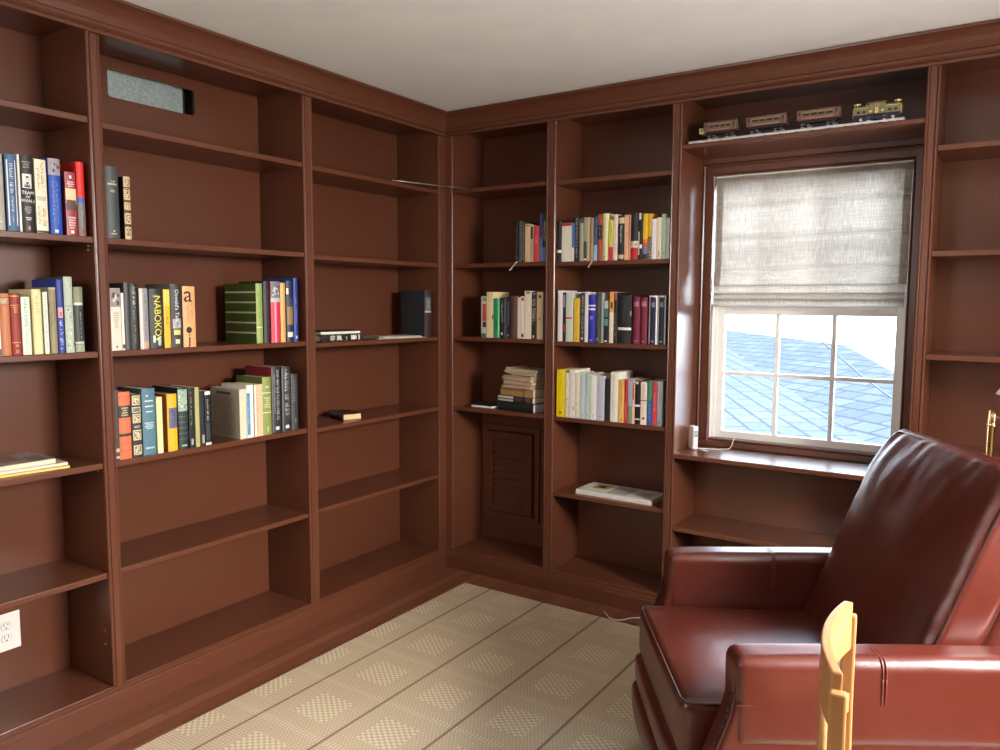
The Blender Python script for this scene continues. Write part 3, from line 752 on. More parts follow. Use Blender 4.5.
 ["G",0.8629,0.0206,0.202,"h",0.13,"#b58a62",[["b",0,1,0.8,1,"#9a7350"]],"light brown hardback in window-side bay's top row",{}],
 ["G",0.8838,0.0189,0.2078,"p",0.13,"#2f4f7a",[["b",0,0.36,0,1,"#7fc0de"],["m",0.42,0.9,0.35,0.65,"#9cc4de"]],"blue book with sky blue foot in window-side bay's top row",{}],
 ["G",0.9063,0.022,0.2158,"p",0.14,"#a84a3c",[["b",0.46,0.77,0,1,"#1c1a1a"],["m",0.5,0.72,0.35,0.6,"#c9beb0"]],"rust red book with black middle in window-side bay's top row",{}],
 ["G",0.9341,0.031,0.2188,"h",0.15,"#dcd9a8",[["m",0.15,0.9,0.4,0.6,"#b9b47c"],["b",0.05,0.1,0.35,0.6,"#8f9068"]],"thick pale yellow green hardback in window-side bay's top row",{}],
 ["G",0.964,0.0227,0.1871,"p",0.14,"#d9cf52",[["b",0,0.33,0,1,"#c22a3a"],["m",0.38,0.9,0.4,0.65,"#8d8630"]],"yellow paperback with red foot in window-side bay's top row",{}],
 ["G",0.9866,0.0184,0.2111,"p",0.14,"#e6dcd0",[["m",0.1,0.95,0.3,0.7,"#b3383a"]],"white book with red lettering in window-side bay's top row",{}],
 ["G",1.0141,0.0324,0.2049,"h",0.15,"#1f1f22",[["b",0.82,0.95,0,1,"#cbb995"],["b",0.03,0.12,0,1,"#cbb995"],["m",0.38,0.8,0.38,0.68,"#e2dfd5"]],"black book with cream bands in window-side bay's top row",{}],
 ["G",1.0461,0.0286,0.2053,"p",0.14,"#e0b695",[["b",0,1,0.72,1,"#c06a50"],["m",0.2,0.8,0.3,0.5,"#cfa080"]],"peach book with coral edge in window-side bay's top row",{}],
 ["G",1.082,0.0372,0.2123,"h",0.15,"#2c2a28",[["b",0.26,0.4,0,1,"#e4dac0"],["b",0.29,0.36,0.65,0.78,"#26211e"],["b",0,0.26,0,1,"#b82a30"],["m",0.45,0.95,0.7,0.85,"#57544e"]],"black book with red foot in window-side bay's top row",{}],
 ["G",1.1124,0.0207,0.2105,"p",0.14,"#1d1e20",[["b",0.86,1,0.1,0.6,"#d5d8cf"],["b",0.1,0.6,0.0,0.25,"#d0cdc2"],["b",0.24,0.32,0.3,0.9,"#e4e2d8"]],"black book with white blocks in window-side bay's top row",{}],
 ["G",1.1355,0.0225,0.2055,"p",0.14,"#e8bf22",[["b",0.36,0.44,0,1,"#e0792f"],["b",0.28,0.36,0,1,"#b05a4a"],["b",0.12,0.28,0,1,"#7a78a0"],["b",0,0.12,0,1,"#2a2c38"],["m",0.5,0.9,0.4,0.6,"#c8a018"]],"yellow book fading to purple in window-side bay's top row",{}],
 ["G",1.1568,0.0177,0.2042,"p",0.14,"#d2a428",[["b",0,0.5,0,1,"#6b5a42"],["f",0.0,0.45]],"yellow book with brown photo foot in window-side bay's top row",{}],
 ["G",1.1786,0.0222,0.1797,"p",0.14,"#dedbe0",[["m",0.1,0.9,0.4,0.6,"#c4c0c8"]],"plain white paperback in window-side bay's top row",{}],
 ["G",1.202,0.0222,0.1851,"p",0.14,"#dfd2b4",[["b",0.05,0.2,0.3,0.7,"#c89a74"]],"cream paperback in window-side bay's top row",{}],
 ["G",1.2247,0.0206,0.1993,"p",0.15,"#9fc0a0",[["b",0.1,0.14,0.4,0.6,"#54705a"]],"mint green paperback in window-side bay's top row",{}],
 ["G",1.2434,0.0144,0.1806,"p",0.14,"#d5d8d0",[],"narrow white paperback by the post in window-side bay's top row",{}],
 ["H",0.2377,0.0327,0.2148,"p",0.14,"#c9beb0",[["b",0.55,0.82,0.35,1,"#b04038"],["b",0.4,0.55,0.35,1,"#a04038"],["b",0.88,0.98,0.35,1,"#6f8d74"],["b",0.25,0.38,0.35,1,"#24282c"],["b",0,0.1,0,1,"#3c6a72"]],"multicoloured paperback in corner bay's middle row",{}],
 ["H",0.2778,0.0412,0.238,"p",0.155,"#e2cf9e",[["m",0.4,0.97,0.2,0.45,"#c48a5c"],["b",0.4,0.5,0.85,1,"#2c2118"]],"tall cream yellow paperback in corner bay's middle row",{}],
 ["H",0.3195,0.0395,0.2044,"p",0.13,"#2f8f62",[["b",0,1,0.72,0.95,"#7fd49a"],["b",0.2,0.45,0.4,0.55,"#1f5a48"]],"green paperback in corner bay's middle row",{}],
 ["H",0.3542,0.0211,0.207,"p",0.13,"#232323",[["m",0.4,0.95,0.3,0.8,"#d9d6c8"],["b",0.08,0.14,0.2,0.7,"#c9c6ba"]],"black book with cream lettering in corner bay's middle row",{}],
 ["H",0.3737,0.0154,0.2121,"p",0.13,"#4a5058",[["m",0.1,0.95,0.2,0.6,"#aab0b4"]],"thin steel grey book in corner bay's middle row",{}],
 ["H",0.3919,0.0184,0.2095,"p",0.13,"#1f2228",[["b",0.3,0.9,0.45,0.6,"#8d939a"],["b",0.05,0.1,0.3,0.6,"#b0b0aa"]],"thin black book with grey stripe in corner bay's middle row",{}],
 ["H",0.4245,0.0432,0.2171,"h",0.14,"#5a4238",[["m",0.2,0.9,0.4,0.65,"#3c2a22"]],"brown cloth book in corner bay's middle row",{}],
 ["H",0.4573,0.0175,0.2095,"p",0.13,"#d9cdb8",[],"thin ivory paperback in corner bay's middle row",{}],
 ["H",0.4778,0.021,0.2145,"p",0.13,"#e2d2c0",[["b",0.9,0.97,0.2,0.9,"#a0282c"],["b",0.04,0.12,0.2,0.9,"#7d2024"]],"ivory paperback with red blocks in corner bay's middle row",{}],
 ["H",0.5103,0.0404,0.2421,"p",0.15,"#dcd5bf",[["b",0.94,0.98,0.2,0.8,"#7d7a68"],["m",0.5,0.9,0.2,0.4,"#c0b898"]],"thick white paperback in corner bay's middle row",{}],
 ["H",0.5461,0.0277,0.2369,"p",0.14,"#2b2a28",[["m",0.3,0.97,0.2,0.85,"#dcd9cc"],["b",0.03,0.08,0.3,0.6,"#d9d4c6"]],"black book with dense white lettering in corner bay's middle row",{}],
 ["H",0.5804,0.0361,0.2368,"p",0.14,"#c4a880",[["d",0.9,0.008,0.5,"#3a2a1c"],["d",0.43,0.005,0.5,"#a0522c"]],"tan paperback with round emblem in corner bay's middle row",{}],
 ["H",0.6074,0.0145,0.2292,"p",0.13,"#2a2f5c",[],"navy book by the post in corner bay's middle row",{}],
 ["J",0.6968,0.0271,0.2496,"p",0.15,"#e2dee0",[["m",0.2,0.8,0.4,0.6,"#c9c5c8"]],"plain white paperback in window-side bay's middle row",{}],
 ["J",0.7193,0.0156,0.2397,"p",0.14,"#2c2326",[["b",0.7,0.95,0.2,0.8,"#b09aa8"],["b",0.2,0.35,0.2,0.8,"#a84a3a"]],"dark book with mauve top in window-side bay's middle row",{}],
 ["J",0.7485,0.0394,0.2421,"p",0.15,"#c6cabb",[["b",0.46,0.49,0,1,"#b8222c"],["b",0,1,0.85,1,"#d5d8cc"]],"pale grey book with red line in window-side bay's middle row",{}],
 ["J",0.7874,0.0318,0.2106,"p",0.13,"#d6b23c",[["m",0.5,0.9,0.4,0.6,"#9c7f22"],["b",0.06,0.09,0.4,0.6,"#7d6418"]],"mustard yellow paperback in window-side bay's middle row",{}],
 ["J",0.8189,0.0223,0.237,"h",0.15,"#2d3032",[["m",0.15,0.95,0.35,0.75,"#c9ccc8"],["b",0.05,0.1,0.3,0.7,"#d5d5ce"]],"black book with grey lettering in window-side bay's middle row",{}],
 ["J",0.84,0.0157,0.2417,"p",0.15,"#dadbd8",[],"thin white book in window-side bay's middle row",{}],
 ["J",0.8682,0.0375,0.2273,"h",0.15,"#2b2fa0",[["b",0.76,0.79,0,1,"#e0e0f0"],["b",0.68,0.72,0,1,"#e0e0f0"],["h",0.48,0.56,0.2,0.8,"#b9bcea",3],["b",0.04,0.06,0.3,0.6,"#b9bcea"]],"royal blue book with white bands in window-side bay's middle row",{}],
 ["J",0.904,0.0307,0.239,"h",0.16,"#43453f",[["m",0.3,0.8,0.2,0.4,"#8f9084"],["b",0.05,0.09,0.2,0.5,"#b9b9ae"]],"dark grey hardback in window-side bay's middle row",{}],
 ["J",0.926,0.0109,0.2366,"p",0.16,"#a8aaa6",[],"thin silver book in window-side bay's middle row",{}],
 ["J",0.9471,0.0283,0.2036,"p",0.13,"#1d2426",[["b",0.8,0.98,0.1,0.8,"#b9c4bd"],["b",0.6,0.78,0.1,0.8,"#4e787a"],["b",0.4,0.56,0.1,0.8,"#5c8a8a"],["b",0.02,0.06,0.2,0.7,"#c5c5bc"]],"black book with teal picture blocks in window-side bay's middle row",{}],
 ["J",0.9732,0.0208,0.2411,"p",0.15,"#e3d8bc",[["b",0.6,1,0,1,"#e39a3a"],["b",0.68,0.8,0.3,0.8,"#3a2a18"]],"cream book with orange picture top in window-side bay's middle row",{}],
 ["J",0.9943,0.0189,0.2387,"p",0.14,"#262220",[["m",0.1,0.6,0.3,0.7,"#a8a296"],["b",0.85,1,0.2,0.8,"#b0583c"]],"narrow black book with rust top in window-side bay's middle row",{}],
 ["J",1.0399,0.0682,0.2246,"h",0.17,"#1d1f21",[["b",0.28,0.335,0,1,"#e8e6de"],["b",0.45,0.9,0.35,0.6,"#2c3032"],["b",0.58,0.68,0.9,1,"#a08a84"]],"very thick black book with white band in window-side bay's middle row",{}],
 ["J",1.0972,0.0355,0.2199,"h",0.15,"#6b1a34",[["b",0.78,0.9,0.1,0.9,"#8f4a5e"],["h",0.8,0.88,0.15,0.85,"#c08a98",2],["b",0.05,0.07,0.3,0.7,"#c08a98"]],"maroon hardback, left of a pair in window-side bay's middle row",{}],
 ["J",1.134,0.0351,0.2153,"h",0.15,"#6d1c36",[["b",0.8,0.92,0.1,0.9,"#8f4a5e"],["h",0.82,0.9,0.15,0.85,"#c08a98",2],["b",0.05,0.07,0.3,0.7,"#c08a98"]],"maroon hardback, right of a pair in window-side bay's middle row",{}],
 ["J",1.1808,0.0409,0.2244,"h",0.16,"#1c2340",[["b",0,1,0,0.16,"#d5d3cb"],["b",0,1,0.84,1,"#d5d3cb"],["b",0.965,1,0,1,"#d5d3cb"],["b",0.76,0.86,0.3,0.7,"#6f7688"],["b",0.05,0.08,0.35,0.65,"#8a90a0"]],"navy book in white slipcase, left of two in window-side bay's middle row",{}],
 ["J",1.2224,0.0394,0.2243,"h",0.16,"#1c2340",[["b",0,1,0,0.16,"#d5d3cb"],["b",0,1,0.84,1,"#d5d3cb"],["b",0.965,1,0,1,"#d5d3cb"],["b",0.76,0.86,0.3,0.7,"#6f7688"],["b",0.05,0.08,0.35,0.65,"#8a90a0"]],"navy book in white slipcase, right of two in window-side bay's middle row",{}],
 ["K",0.7049,0.0471,0.2333,"p",0.15,"#e0c40e",[["m",0.6,0.9,0.4,0.6,"#b09a10"],["b",0.07,0.11,0.35,0.6,"#3a3410"]],"bright yellow paperback in window-side bay's bottom row",{}],
 ["K",0.7409,0.0202,0.2204,"p",0.14,"#d8cdb4",[["b",0.4,0.42,0,1,"#b09a80"]],"narrow cream paperback in window-side bay's bottom row",{}],
 ["K",0.7686,0.0318,0.2366,"p",0.16,"#ddd6d0",[["m",0.4,0.95,0.35,0.65,"#b0a0a8"],["b",0.15,0.25,0.7,0.85,"#b5605c"]],"tall white paperback with grey lettering in window-side bay's bottom row",{}],
 ["K",0.7983,0.0243,0.2235,"p",0.15,"#dbd6bc",[["m",0.1,0.35,0.3,0.6,"#4a4a3e"],["m",0.5,0.9,0.4,0.6,"#b8b29a"]],"off white paperback in window-side bay's bottom row",{}],
 ["K",0.8261,0.0269,0.2211,"p",0.15,"#b9c6cc",[["m",0.5,0.9,0.4,0.6,"#94a4ac"],["b",0.07,0.1,0.4,0.6,"#5c6a72"]],"pale blue grey paperback in window-side bay's bottom row",{}],
 ["K",0.8531,0.0239,0.2216,"p",0.15,"#abc4bd",[["m",0.5,0.9,0.4,0.6,"#86a49c"],["b",0.07,0.1,0.4,0.6,"#4e6a64"]],"pale teal paperback in window-side bay's bottom row",{}],
 ["K",0.8847,0.0361,0.217,"p",0.15,"#dcdcd6",[["m",0.1,0.4,0.2,0.35,"#8a8c90"],["b",0.08,0.1,0.4,0.6,"#8a8c90"]],"plain white paperback in window-side bay's bottom row",{}],
 ["K",0.9243,0.0399,0.2158,"p",0.15,"#b4b8c6",[["m",0.1,0.95,0.6,0.75,"#a4a8b8"],["b",0.08,0.1,0.35,0.55,"#5c6070"]],"lavender grey paperback in window-side bay's bottom row",{}],
 ["K",0.9604,0.0258,0.2035,"p",0.13,"#1f1f1f",[["m",0.2,0.8,0.4,0.6,"#3c3c3a"]],"narrow black paperback in window-side bay's bottom row",{}],
 ["K",0.9955,0.0401,0.2374,"p",0.165,"#dfdccd",[["m",0.1,0.6,0.25,0.7,"#9a988a"],["m",0.62,0.95,0.3,0.6,"#aaa898"]],"thick white lettered paperback in window-side bay's bottom row",{}],
 ["K",1.0323,0.0283,0.203,"p",0.14,"#dfac5e",[["m",0.4,0.95,0.35,0.65,"#6b3d18"],["b",0.05,0.09,0.4,0.6,"#6b3d18"]],"golden orange paperback in window-side bay's bottom row",{}],
 ["K",1.056,0.0167,0.2072,"p",0.14,"#c0302c",[["m",0.5,0.98,0.2,0.8,"#4a1512"],["m",0.1,0.45,0.3,0.7,"#d8b58c"]],"narrow red paperback in window-side bay's bottom row",{}],
 ["K",1.0759,0.0207,0.2083,"p",0.14,"#94a0b8",[["b",0,0.4,0,1,"#7d8a6e"],["m",0.02,0.35,0.3,0.7,"#2c3430"]],"blue and green paperback in window-side bay's bottom row",{}],
 ["K",1.0939,0.013,0.2047,"p",0.14,"#dcb8a0",[["b",0.55,0.95,0.2,0.8,"#c4503c"]],"thin salmon paperback in window-side bay's bottom row",{}],
 ["K",1.1148,0.0256,0.205,"p",0.14,"#1a1a1b",[["b",0.4,0.45,0,1,"#e2e0d8"],["b",0.1,0.13,0,1,"#d8d6ce"],["b",0.92,0.98,0.1,0.6,"#d8d6ce"]],"black paperback with white bands in window-side bay's bottom row",{}],
 ["K",1.145,0.0309,0.1989,"p",0.14,"#e0d0c0",[["b",0.56,0.58,0,1,"#4a3030"],["m",0.62,0.95,0.3,0.8,"#c09080"],["d",0.15,0.006,0.5,"#3a2c28"],["m",0.25,0.5,0.3,0.7,"#c8a090"]],"ivory book with pink and black marks in window-side bay's bottom row",{}],
 ["K",1.1745,0.0242,0.2053,"p",0.14,"#2a5a98",[["b",0.55,1,0,1,"#2c7a52"],["m",0.1,0.5,0.4,0.7,"#a9c0dc"],["m",0.6,0.95,0.4,0.7,"#8fc0a4"]],"blue and green narrow book in window-side bay's bottom row",{}],
 ["K",1.1993,0.0225,0.2045,"p",0.14,"#bc3c48",[["m",0.3,0.75,0.35,0.7,"#e8b8b0"]],"red book with white lettering in window-side bay's bottom row",{}],
 ["K",1.2252,0.0253,0.2083,"p",0.14,"#a0a8ae",[["m",0.5,0.8,0.4,0.7,"#2c3034"],["b",0.05,0.12,0.2,0.6,"#7d858c"]],"grey blue paperback by the post in window-side bay's bottom row",{}],
]
# ------------------------------------------------------------------ books
ROWS = {  # row: case, shelf top, inset of the spines, group
    'A': ('L', 1.667, .016, 'books in the upper row at the left edge'),
    'D': ('L', 1.6675, .014, 'books under the duct opening'),
    'B': ('L', 1.285, .014, 'books in the lower row at the left edge'),
    'C': ('L', 1.2845, .014, 'books on the upper book shelf of the duct bay'),
    'E': ('L', .901, .014, 'books on the lower book shelf of the duct bay'),
    'F': ('B', 1.660, .016, 'books in the top row of the corner bay'),
    'G': ('B', 1.656, .016, 'books in the top row of the window-side bay'),
    'H': ('B', 1.2735, .016, 'books in the middle row of the corner bay'),
    'J': ('B', 1.2675, .016, 'books in the middle row of the window-side bay'),
    'K': ('B', .893, .016, 'books in the bottom row of the window-side bay'),
}
PRINT_COLS = {}
class Print:
    """raised ink on a book: quads that follow the spine, sorted by colour"""
    def __init__(self, t, h, bul):
        self.t, self.h, self.bul = t, h, bul
        self.mb, self.cols = MB(), []
    def mi(self, c):
        if c not in self.cols: self.cols.append(c)
        return self.cols.index(c)
    def y(self, x): return self.bul * (2 * x / self.t) ** 2
    def rect(self, x0, x1, z0, z1, c, lift=.0004):
        t, h = self.t, self.h
        n = max(1, int((x1 - x0) * 6 + .5)) if self.bul else 1
        mi = self.mi(c)
        e = .0006
        xs = [max(-t / 2 + e * .2, min(t / 2 - e * .2, (x0 + (x1 - x0) * i / n - .5) * t)) for i in range(n + 1)]
        vs, fs = [], []
        for x in xs:
            for z in (z0 * h, z1 * h): vs.append((x, self.y(x) - lift, min(max(z, .0008), h - .0008)))
        for i in range(n): fs.append((2 * i, 2 * i + 2, 2 * i + 3, 2 * i + 1))
        self.mb.add(vs, fs, mi)

def make_book(name, t, h, kind, d, cover, prints, label, ex, group, loc, rot, cat='book', pages=None):
    rnd = random.Random(label)
    T = thing(name, label, cat, loc, rot, group)
    hard = kind == 'h'
    b = .0026 if hard else .0007
    b = min(b, t * .2)
    bul = min(.005, .16 * t) if hard else min(.0012, .04 * t)
    side = ex.get('side', cover)
    # cover: a U-shaped wrap, spine rounded
    n = 8
    outer = [(-t / 2, d)] + [(-t / 2 + t * i / n, bul * (2 * i / n - 1) ** 2) for i in range(n + 1)] + [(t / 2, d)]
    inner = [(-t / 2 + b, d)] + [(-t / 2 + b + (t - 2 * b) * i / n, .0022 + bul * (2 * i / n - 1) ** 2 * .9) for i in range(n + 1)] + [(t / 2 - b, d)]
    m = len(outer)
    mb = MB()
    vs = [(x, y, z) for z in (0, h) for x, y in outer] + [(x, y, z) for z in (0, h) for x, y in inner]
    O, I = 0, 2 * m
    for i in range(m - 1):
        mi = 1 if i in (0, m - 2) else 0
        mb.f.append((O + i, O + i + 1, O + m + i + 1, O + m + i)); mb.mi.append(mi)
        mb.f.append((I + i + 1, I + i, I + m + i, I + m + i + 1)); mb.mi.append(mi)
        mb.f.append((O + m + i, O + m + i + 1, I + m + i + 1, I + m + i)); mb.mi.append(mi)
        mb.f.append((O + i + 1, O + i, I + i, I + i + 1)); mb.mi.append(mi)
    for i in (0, m - 1):
        q = (O + i, O + m + i, I + m + i, I + i)
        mb.f.append(q if i == 0 else tuple(reversed(q))); mb.mi.append(1)
    mb.v = vs
    rough = .38 if not hard else .5
    mb.build('cover', [flat(cover, rough), flat(side, rough)], T, world=False)
    g = .003 if hard else .0004
    pb = MB().box(-t / 2 + b + .0002, t / 2 - b - .0002, bul + .0026, d - (.004 if hard else .0005), g, h - g)
    pb.build('page_block', pages or M['pages'], T, world=False)
    # lettering and bands on the spine
    P = Print(t, h, bul)
    k = 0
    texts = []
    for pr in prints:
        k += 1
        lift = .00035 + .00006 * k
        q = pr[0]
        if q == 'b': P.rect(pr[3], pr[4], pr[1], pr[2], pr[5], lift)
        elif q == 'm':                                # small upright strokes of a title running down the spine
            _, z0, z1, x0, x1, c = pr
            z = z1
            step = .0045 / h
            while z > z0:
                w = step * rnd.uniform(.55, 1.0)
                if rnd.random() > .16:
                    a = x0 + (x1 - x0) * rnd.choice((0, 0, 0, .25)); e = x1 - (x1 - x0) * rnd.choice((0, 0, .3))
                    if rnd.random() < .5: P.rect(a, e, z - w * .35, z, c, lift)
                    else:
                        P.rect(a, e, z - w * .22, z, c, lift); P.rect(a, a + (e - a) * .25, z - w, z - w * .22, c, lift)
                z -= step * 1.05
        elif q == 'h':                                # short lines of type across the spine
            _, z0, z1, x0, x1, c, nl = pr
            for i in range(nl):
                zc = z1 - (z1 - z0) * (i + .5) / nl; hh = (z1 - z0) / nl * .3
                ind = rnd.uniform(0, .18)
                x = x0 + ind; xe = x1 - ind
                step = min(.12, .0035 / t)
                while x < xe:
                    P.rect(x, min(xe, x + step * .72), zc - hh, zc + hh, c, lift); x += step
        elif q == 'o':                                # gilt ornament panel
            c1 = ex.get('orn', '#cbb78a')
            _, z0, z1 = pr
            P.rect(.12, .88, z0, z1, c1, lift); P.rect(.2, .8, z0 + (z1 - z0) * .12, z1 - (z1 - z0) * .12, '#2a211a', lift + .00006)
            for i in range(4):
                for j in range(4):
                    if rnd.random() > .25:
                        xx = .24 + .13 * i; zz = z0 + (z1 - z0) * (.18 + .16 * j)
                        P.rect(xx, xx + .11, zz, zz + (z1 - z0) * .13, '#d9cba2', lift + .00012)
        elif q == 'q':                                # a photograph: soft grey shapes
            _, z0, z1 = pr
            for i in range(9):
                x = rnd.uniform(.08, .7); z = z0 + (z1 - z0) * rnd.uniform(0, .75)
                P.rect(x, x + rnd.uniform(.1, .28), z, z + (z1 - z0) * rnd.uniform(.08, .25), rnd.choice(('#4a4549', '#c9c4c2', '#332f33', '#a8a2a4')), lift + .00001 * i)
        elif q == 'f':                                # mottled floral or patterned cover
            _, z0, z1 = pr
            for i in range(34):
                x = rnd.uniform(.02, .85); z = z0 + (z1 - z0) * rnd.uniform(0, .95)
                P.rect(x, x + rnd.uniform(.06, .16), z, z + rnd.uniform(.008, .028), rnd.choice(('#d8d8ce', '#6e6a62', '#b39a94', '#3d423c', '#c9cfc2')), lift + .00001 * i)
        elif q == 'p':                                # portrait of a bearded man in an oval field
            _, z0, z1, x0, x1 = pr
            zz = lambda f: z0 + (z1 - z0) * f
            xx = lambda f: x0 + (x1 - x0) * f
            P.rect(xx(.25), xx(.75), zz(.0), zz(.28), '#4a4a4a', lift); P.rect(xx(.15), xx(.85), zz(0), zz(.16), '#3a3a3a', lift + .00003)
            P.rect(xx(.36), xx(.66), zz(.3), zz(.8), '#a09c94', lift + .00005); P.rect(xx(.34), xx(.68), zz(.74), zz(.88), '#2c2b2a', lift + .00007)
            P.rect(xx(.38), xx(.64), zz(.26), zz(.42), '#3c3a38', lift + .00008); P.rect(xx(.41), xx(.48), zz(.6), zz(.64), '#2c2b2a', lift + .00009); P.rect(xx(.55), xx(.61), zz(.6), zz(.64), '#2c2b2a', lift + .00009)
        elif q == 'd':                                # round dot
            _, zc, r, xc, c = pr
            vs = [((xc - .5) * t + r * math.cos(a * PI / 8), P.y((xc - .5) * t) - lift, zc * h + r * math.sin(a * PI / 8)) for a in range(16)]
            P.mb.add(vs, [tuple(range(16))], P.mi(c))
        elif q == 't': texts.append((pr, lift))
    if 'stripes' in ex:
        for i in range(5):
            z = h * (.16 + .17 * i)
            P.mb.add([(-t / 2 - .0004, .006, z), (-t / 2 - .0004, d - .004, z), (-t / 2 - .0004, d - .004, z + h * .028), (-t / 2 - .0004, .006, z + h * .028)], [(0, 3, 2, 1)], P.mi('#b4b8a4'))
    if 'lines' in ex:
        c = P.mi('#7d7968')
        for i in range(17):
            z = h * (.08 + .046 * i); e = .25 if i % 5 == 0 else .08
            y = d * .16
            while y < d * (1 - e):
                w = rnd.uniform(.006, .016)
                P.mb.add([(-t / 2 - .0004, y, z), (-t / 2 - .0004, y + w, z), (-t / 2 - .0004, y + w, z + h * .014), (-t / 2 - .0004, y, z + h * .014)], [(0, 3, 2, 1)], c)
                y += w + .003
        P.mb.add([(-t / 2 - .0004, d * .3, h * .88), (-t / 2 - .0004, d * .8, h * .88), (-t / 2 - .0004, d * .8, h * .93), (-t / 2 - .0004, d * .3, h * .93)], [(0, 3, 2, 1)], P.mi('#4e4c44'))
    if P.mb.f: P.mb.build('spine_print', [flat(c, .5) for c in P.cols], T, world=False)
    for pr, lift in texts:
        _, txt, zc, size, c, rot_, xc = pr
        x = (xc - .5) * t
        y = P.y(x) - lift - .0003
        mt = Matrix.Translation((x, y, zc * h)) @ Matrix.Rotation(PI / 2, 4, 'X') @ (Matrix.Rotation(-PI / 2, 4, 'Z') if rot_ else Matrix.Identity(4))
        text_mesh(txt, size, flat(c, .45), 'spine_title', T, mt)
    return T

for rid, pos, t, h, kind, d, cover, prints, label, ex in BOOKS:
    case, z, inset, grp = ROWS[rid]
    d = min(d, D - inset - .01)
    if case == 'L': loc, rot = (-inset, pos, z + .0004), (0, 0, PI / 2)
    else: loc, rot = (pos, inset, z + .0004), (0, 0, 0)
    make_book('book', t - .0004, h, kind, d, cover, prints, label, ex, grp, loc, rot)

# books lying flat: the spine looks along local -y, the covers look up and down
def lying(name, length, t, d, kind, cover, prints, label, loc, ang, group=None, ex={}, cat='book', pages=None):
    """corner-free: loc is the middle of the spine's lower edge, ang the heading of the spine (0 = facing -y)"""
    e = Matrix.Rotation(ang, 4, 'Z') @ Matrix.Rotation(PI / 2, 4, 'Y')     # local z -> along, local x -> down
    off = Matrix.Rotation(ang, 4, 'Z') @ Vector((-length / 2, 0, t / 2))
    p = Vector(loc) + off
    return make_book(name, t, length, kind, d, cover, prints, label, ex, group, p, e.to_euler(), cat, pages)

# stack in the corner bay
S1 = 'pile at the right of the corner bay'
za = .8954
ZS = za
a0 = math.radians(-9)
lying('book', .25, .046, .175, 'h', '#1b1e1e', [['m', .55, .9, .3, .5, '#2c3030']], 'thick black hardback at the bottom of the pile', (.425, .032, ZS), a0, S1, pages=M['pages_white']); ZS += .0464
lying('book', .24, .032, .165, 'h', '#23231f', [['b', .02, .46, .1, .9, '#cfccc2'], ['b', .02, .46, .42, .58, '#1b1b1a'], ['b', .5, .72, .1, .9, '#3e4038'], ['b', .8, .96, .1, .9, '#5a3f36'], ['m', .04, .44, .15, .38, '#6a6862']],
      'black and white striped spine book, second from the pile bottom', (.424, .03, ZS), math.radians(-8), S1, pages=M['pages_white']); ZS += .0324
lying('book', .225, .04, .16, 'p', '#a98352', [['m', .06, .66, .4, .65, '#d9b97e'], ['b', .7, .74, 0, 1, '#8a6840']], 'tan paperback in the middle of the pile', (.434, .035, ZS), math.radians(-9), S1); ZS += .0404
def paper(name, label, sx, sy, th, n, loc, ang, col, seed, group, curl=0, cat='papers'):
    rnd = random.Random(seed)
    T = thing(name, label, cat, loc, (0, 0, ang), group)
    z = 0
    for i in range(n):
        dx, dy, a = rnd.uniform(-.008, .008), rnd.uniform(-.006, .006), rnd.uniform(-.05, .05)
        mb = MB()
        nx = 8
        vs, fs = [], []
        t2 = th / n
        for s in (0, 1):
            for u in range(nx + 1):
                for w in (0, 1):
                    x = -sx / 2 + sx * u / nx
                    lift = curl * max(0, (-x / (sx / 2) - .3)) ** 2
                    vs.append((x * math.cos(a) - (w * sy) * math.sin(a) + dx, x * math.sin(a) + w * sy + dy, z + s * t2 * .92 + lift + .0012 * math.sin(u * 1.3 + i)))
        b = 2 * (nx + 1)
        for u in range(nx):
            i0 = 2 * u
            fs += [(i0, i0 + 1, i0 + 3, i0 + 2), (b + i0, b + i0 + 2, b + i0 + 3, b + i0 + 1), (i0, i0 + 2, b + i0 + 2, b + i0), (i0 + 1, b + i0 + 1, b + i0 + 3, i0 + 3)]
        fs += [(0, b, b + 1, 1), (2 * nx, 2 * nx + 1, b + 2 * nx + 1, b + 2 * nx)]
        mb.add(vs, fs); z += t2
        mb.build('sheaf', flat(rnd.choice(col), .85), T, world=False)
    return T
paper('paper_bundle', 'thick bundle of old yellowed papers on the book pile', .195, .16, .066, 11, (.447, .022, ZS + .0012), math.radians(-9), ('#b39a80', '#a88e74', '#c0a88c', '#9c8268'), 4, S1); ZS += .0682
paper('paper_bundle', 'curled folder of papers on top of the pile', .20, .155, .03, 4, (.462, .03, ZS + .0012), math.radians(-7), ('#a8957e', '#94806a', '#b5a289'), 9, S1, curl=.016)
# thin black case with a pale edge
T = thing('notebook', 'thin black notebook with pale page edge beside the pile', 'notebook', (.215, .03, .8954), (0, 0, math.radians(-4)))
MB().box(-.07, .07, 0, .10, 0, .003).box(-.07, .07, 0, .10, .0135, .0165).box(-.07, .07, .096, .10, .003, .0135).build('cover', flat('#161616', .45), T, .001, world=False)
MB().box(-.068, .068, .001, .095, .0032, .0133).build('page_block', M['pages_white'], T, world=False)
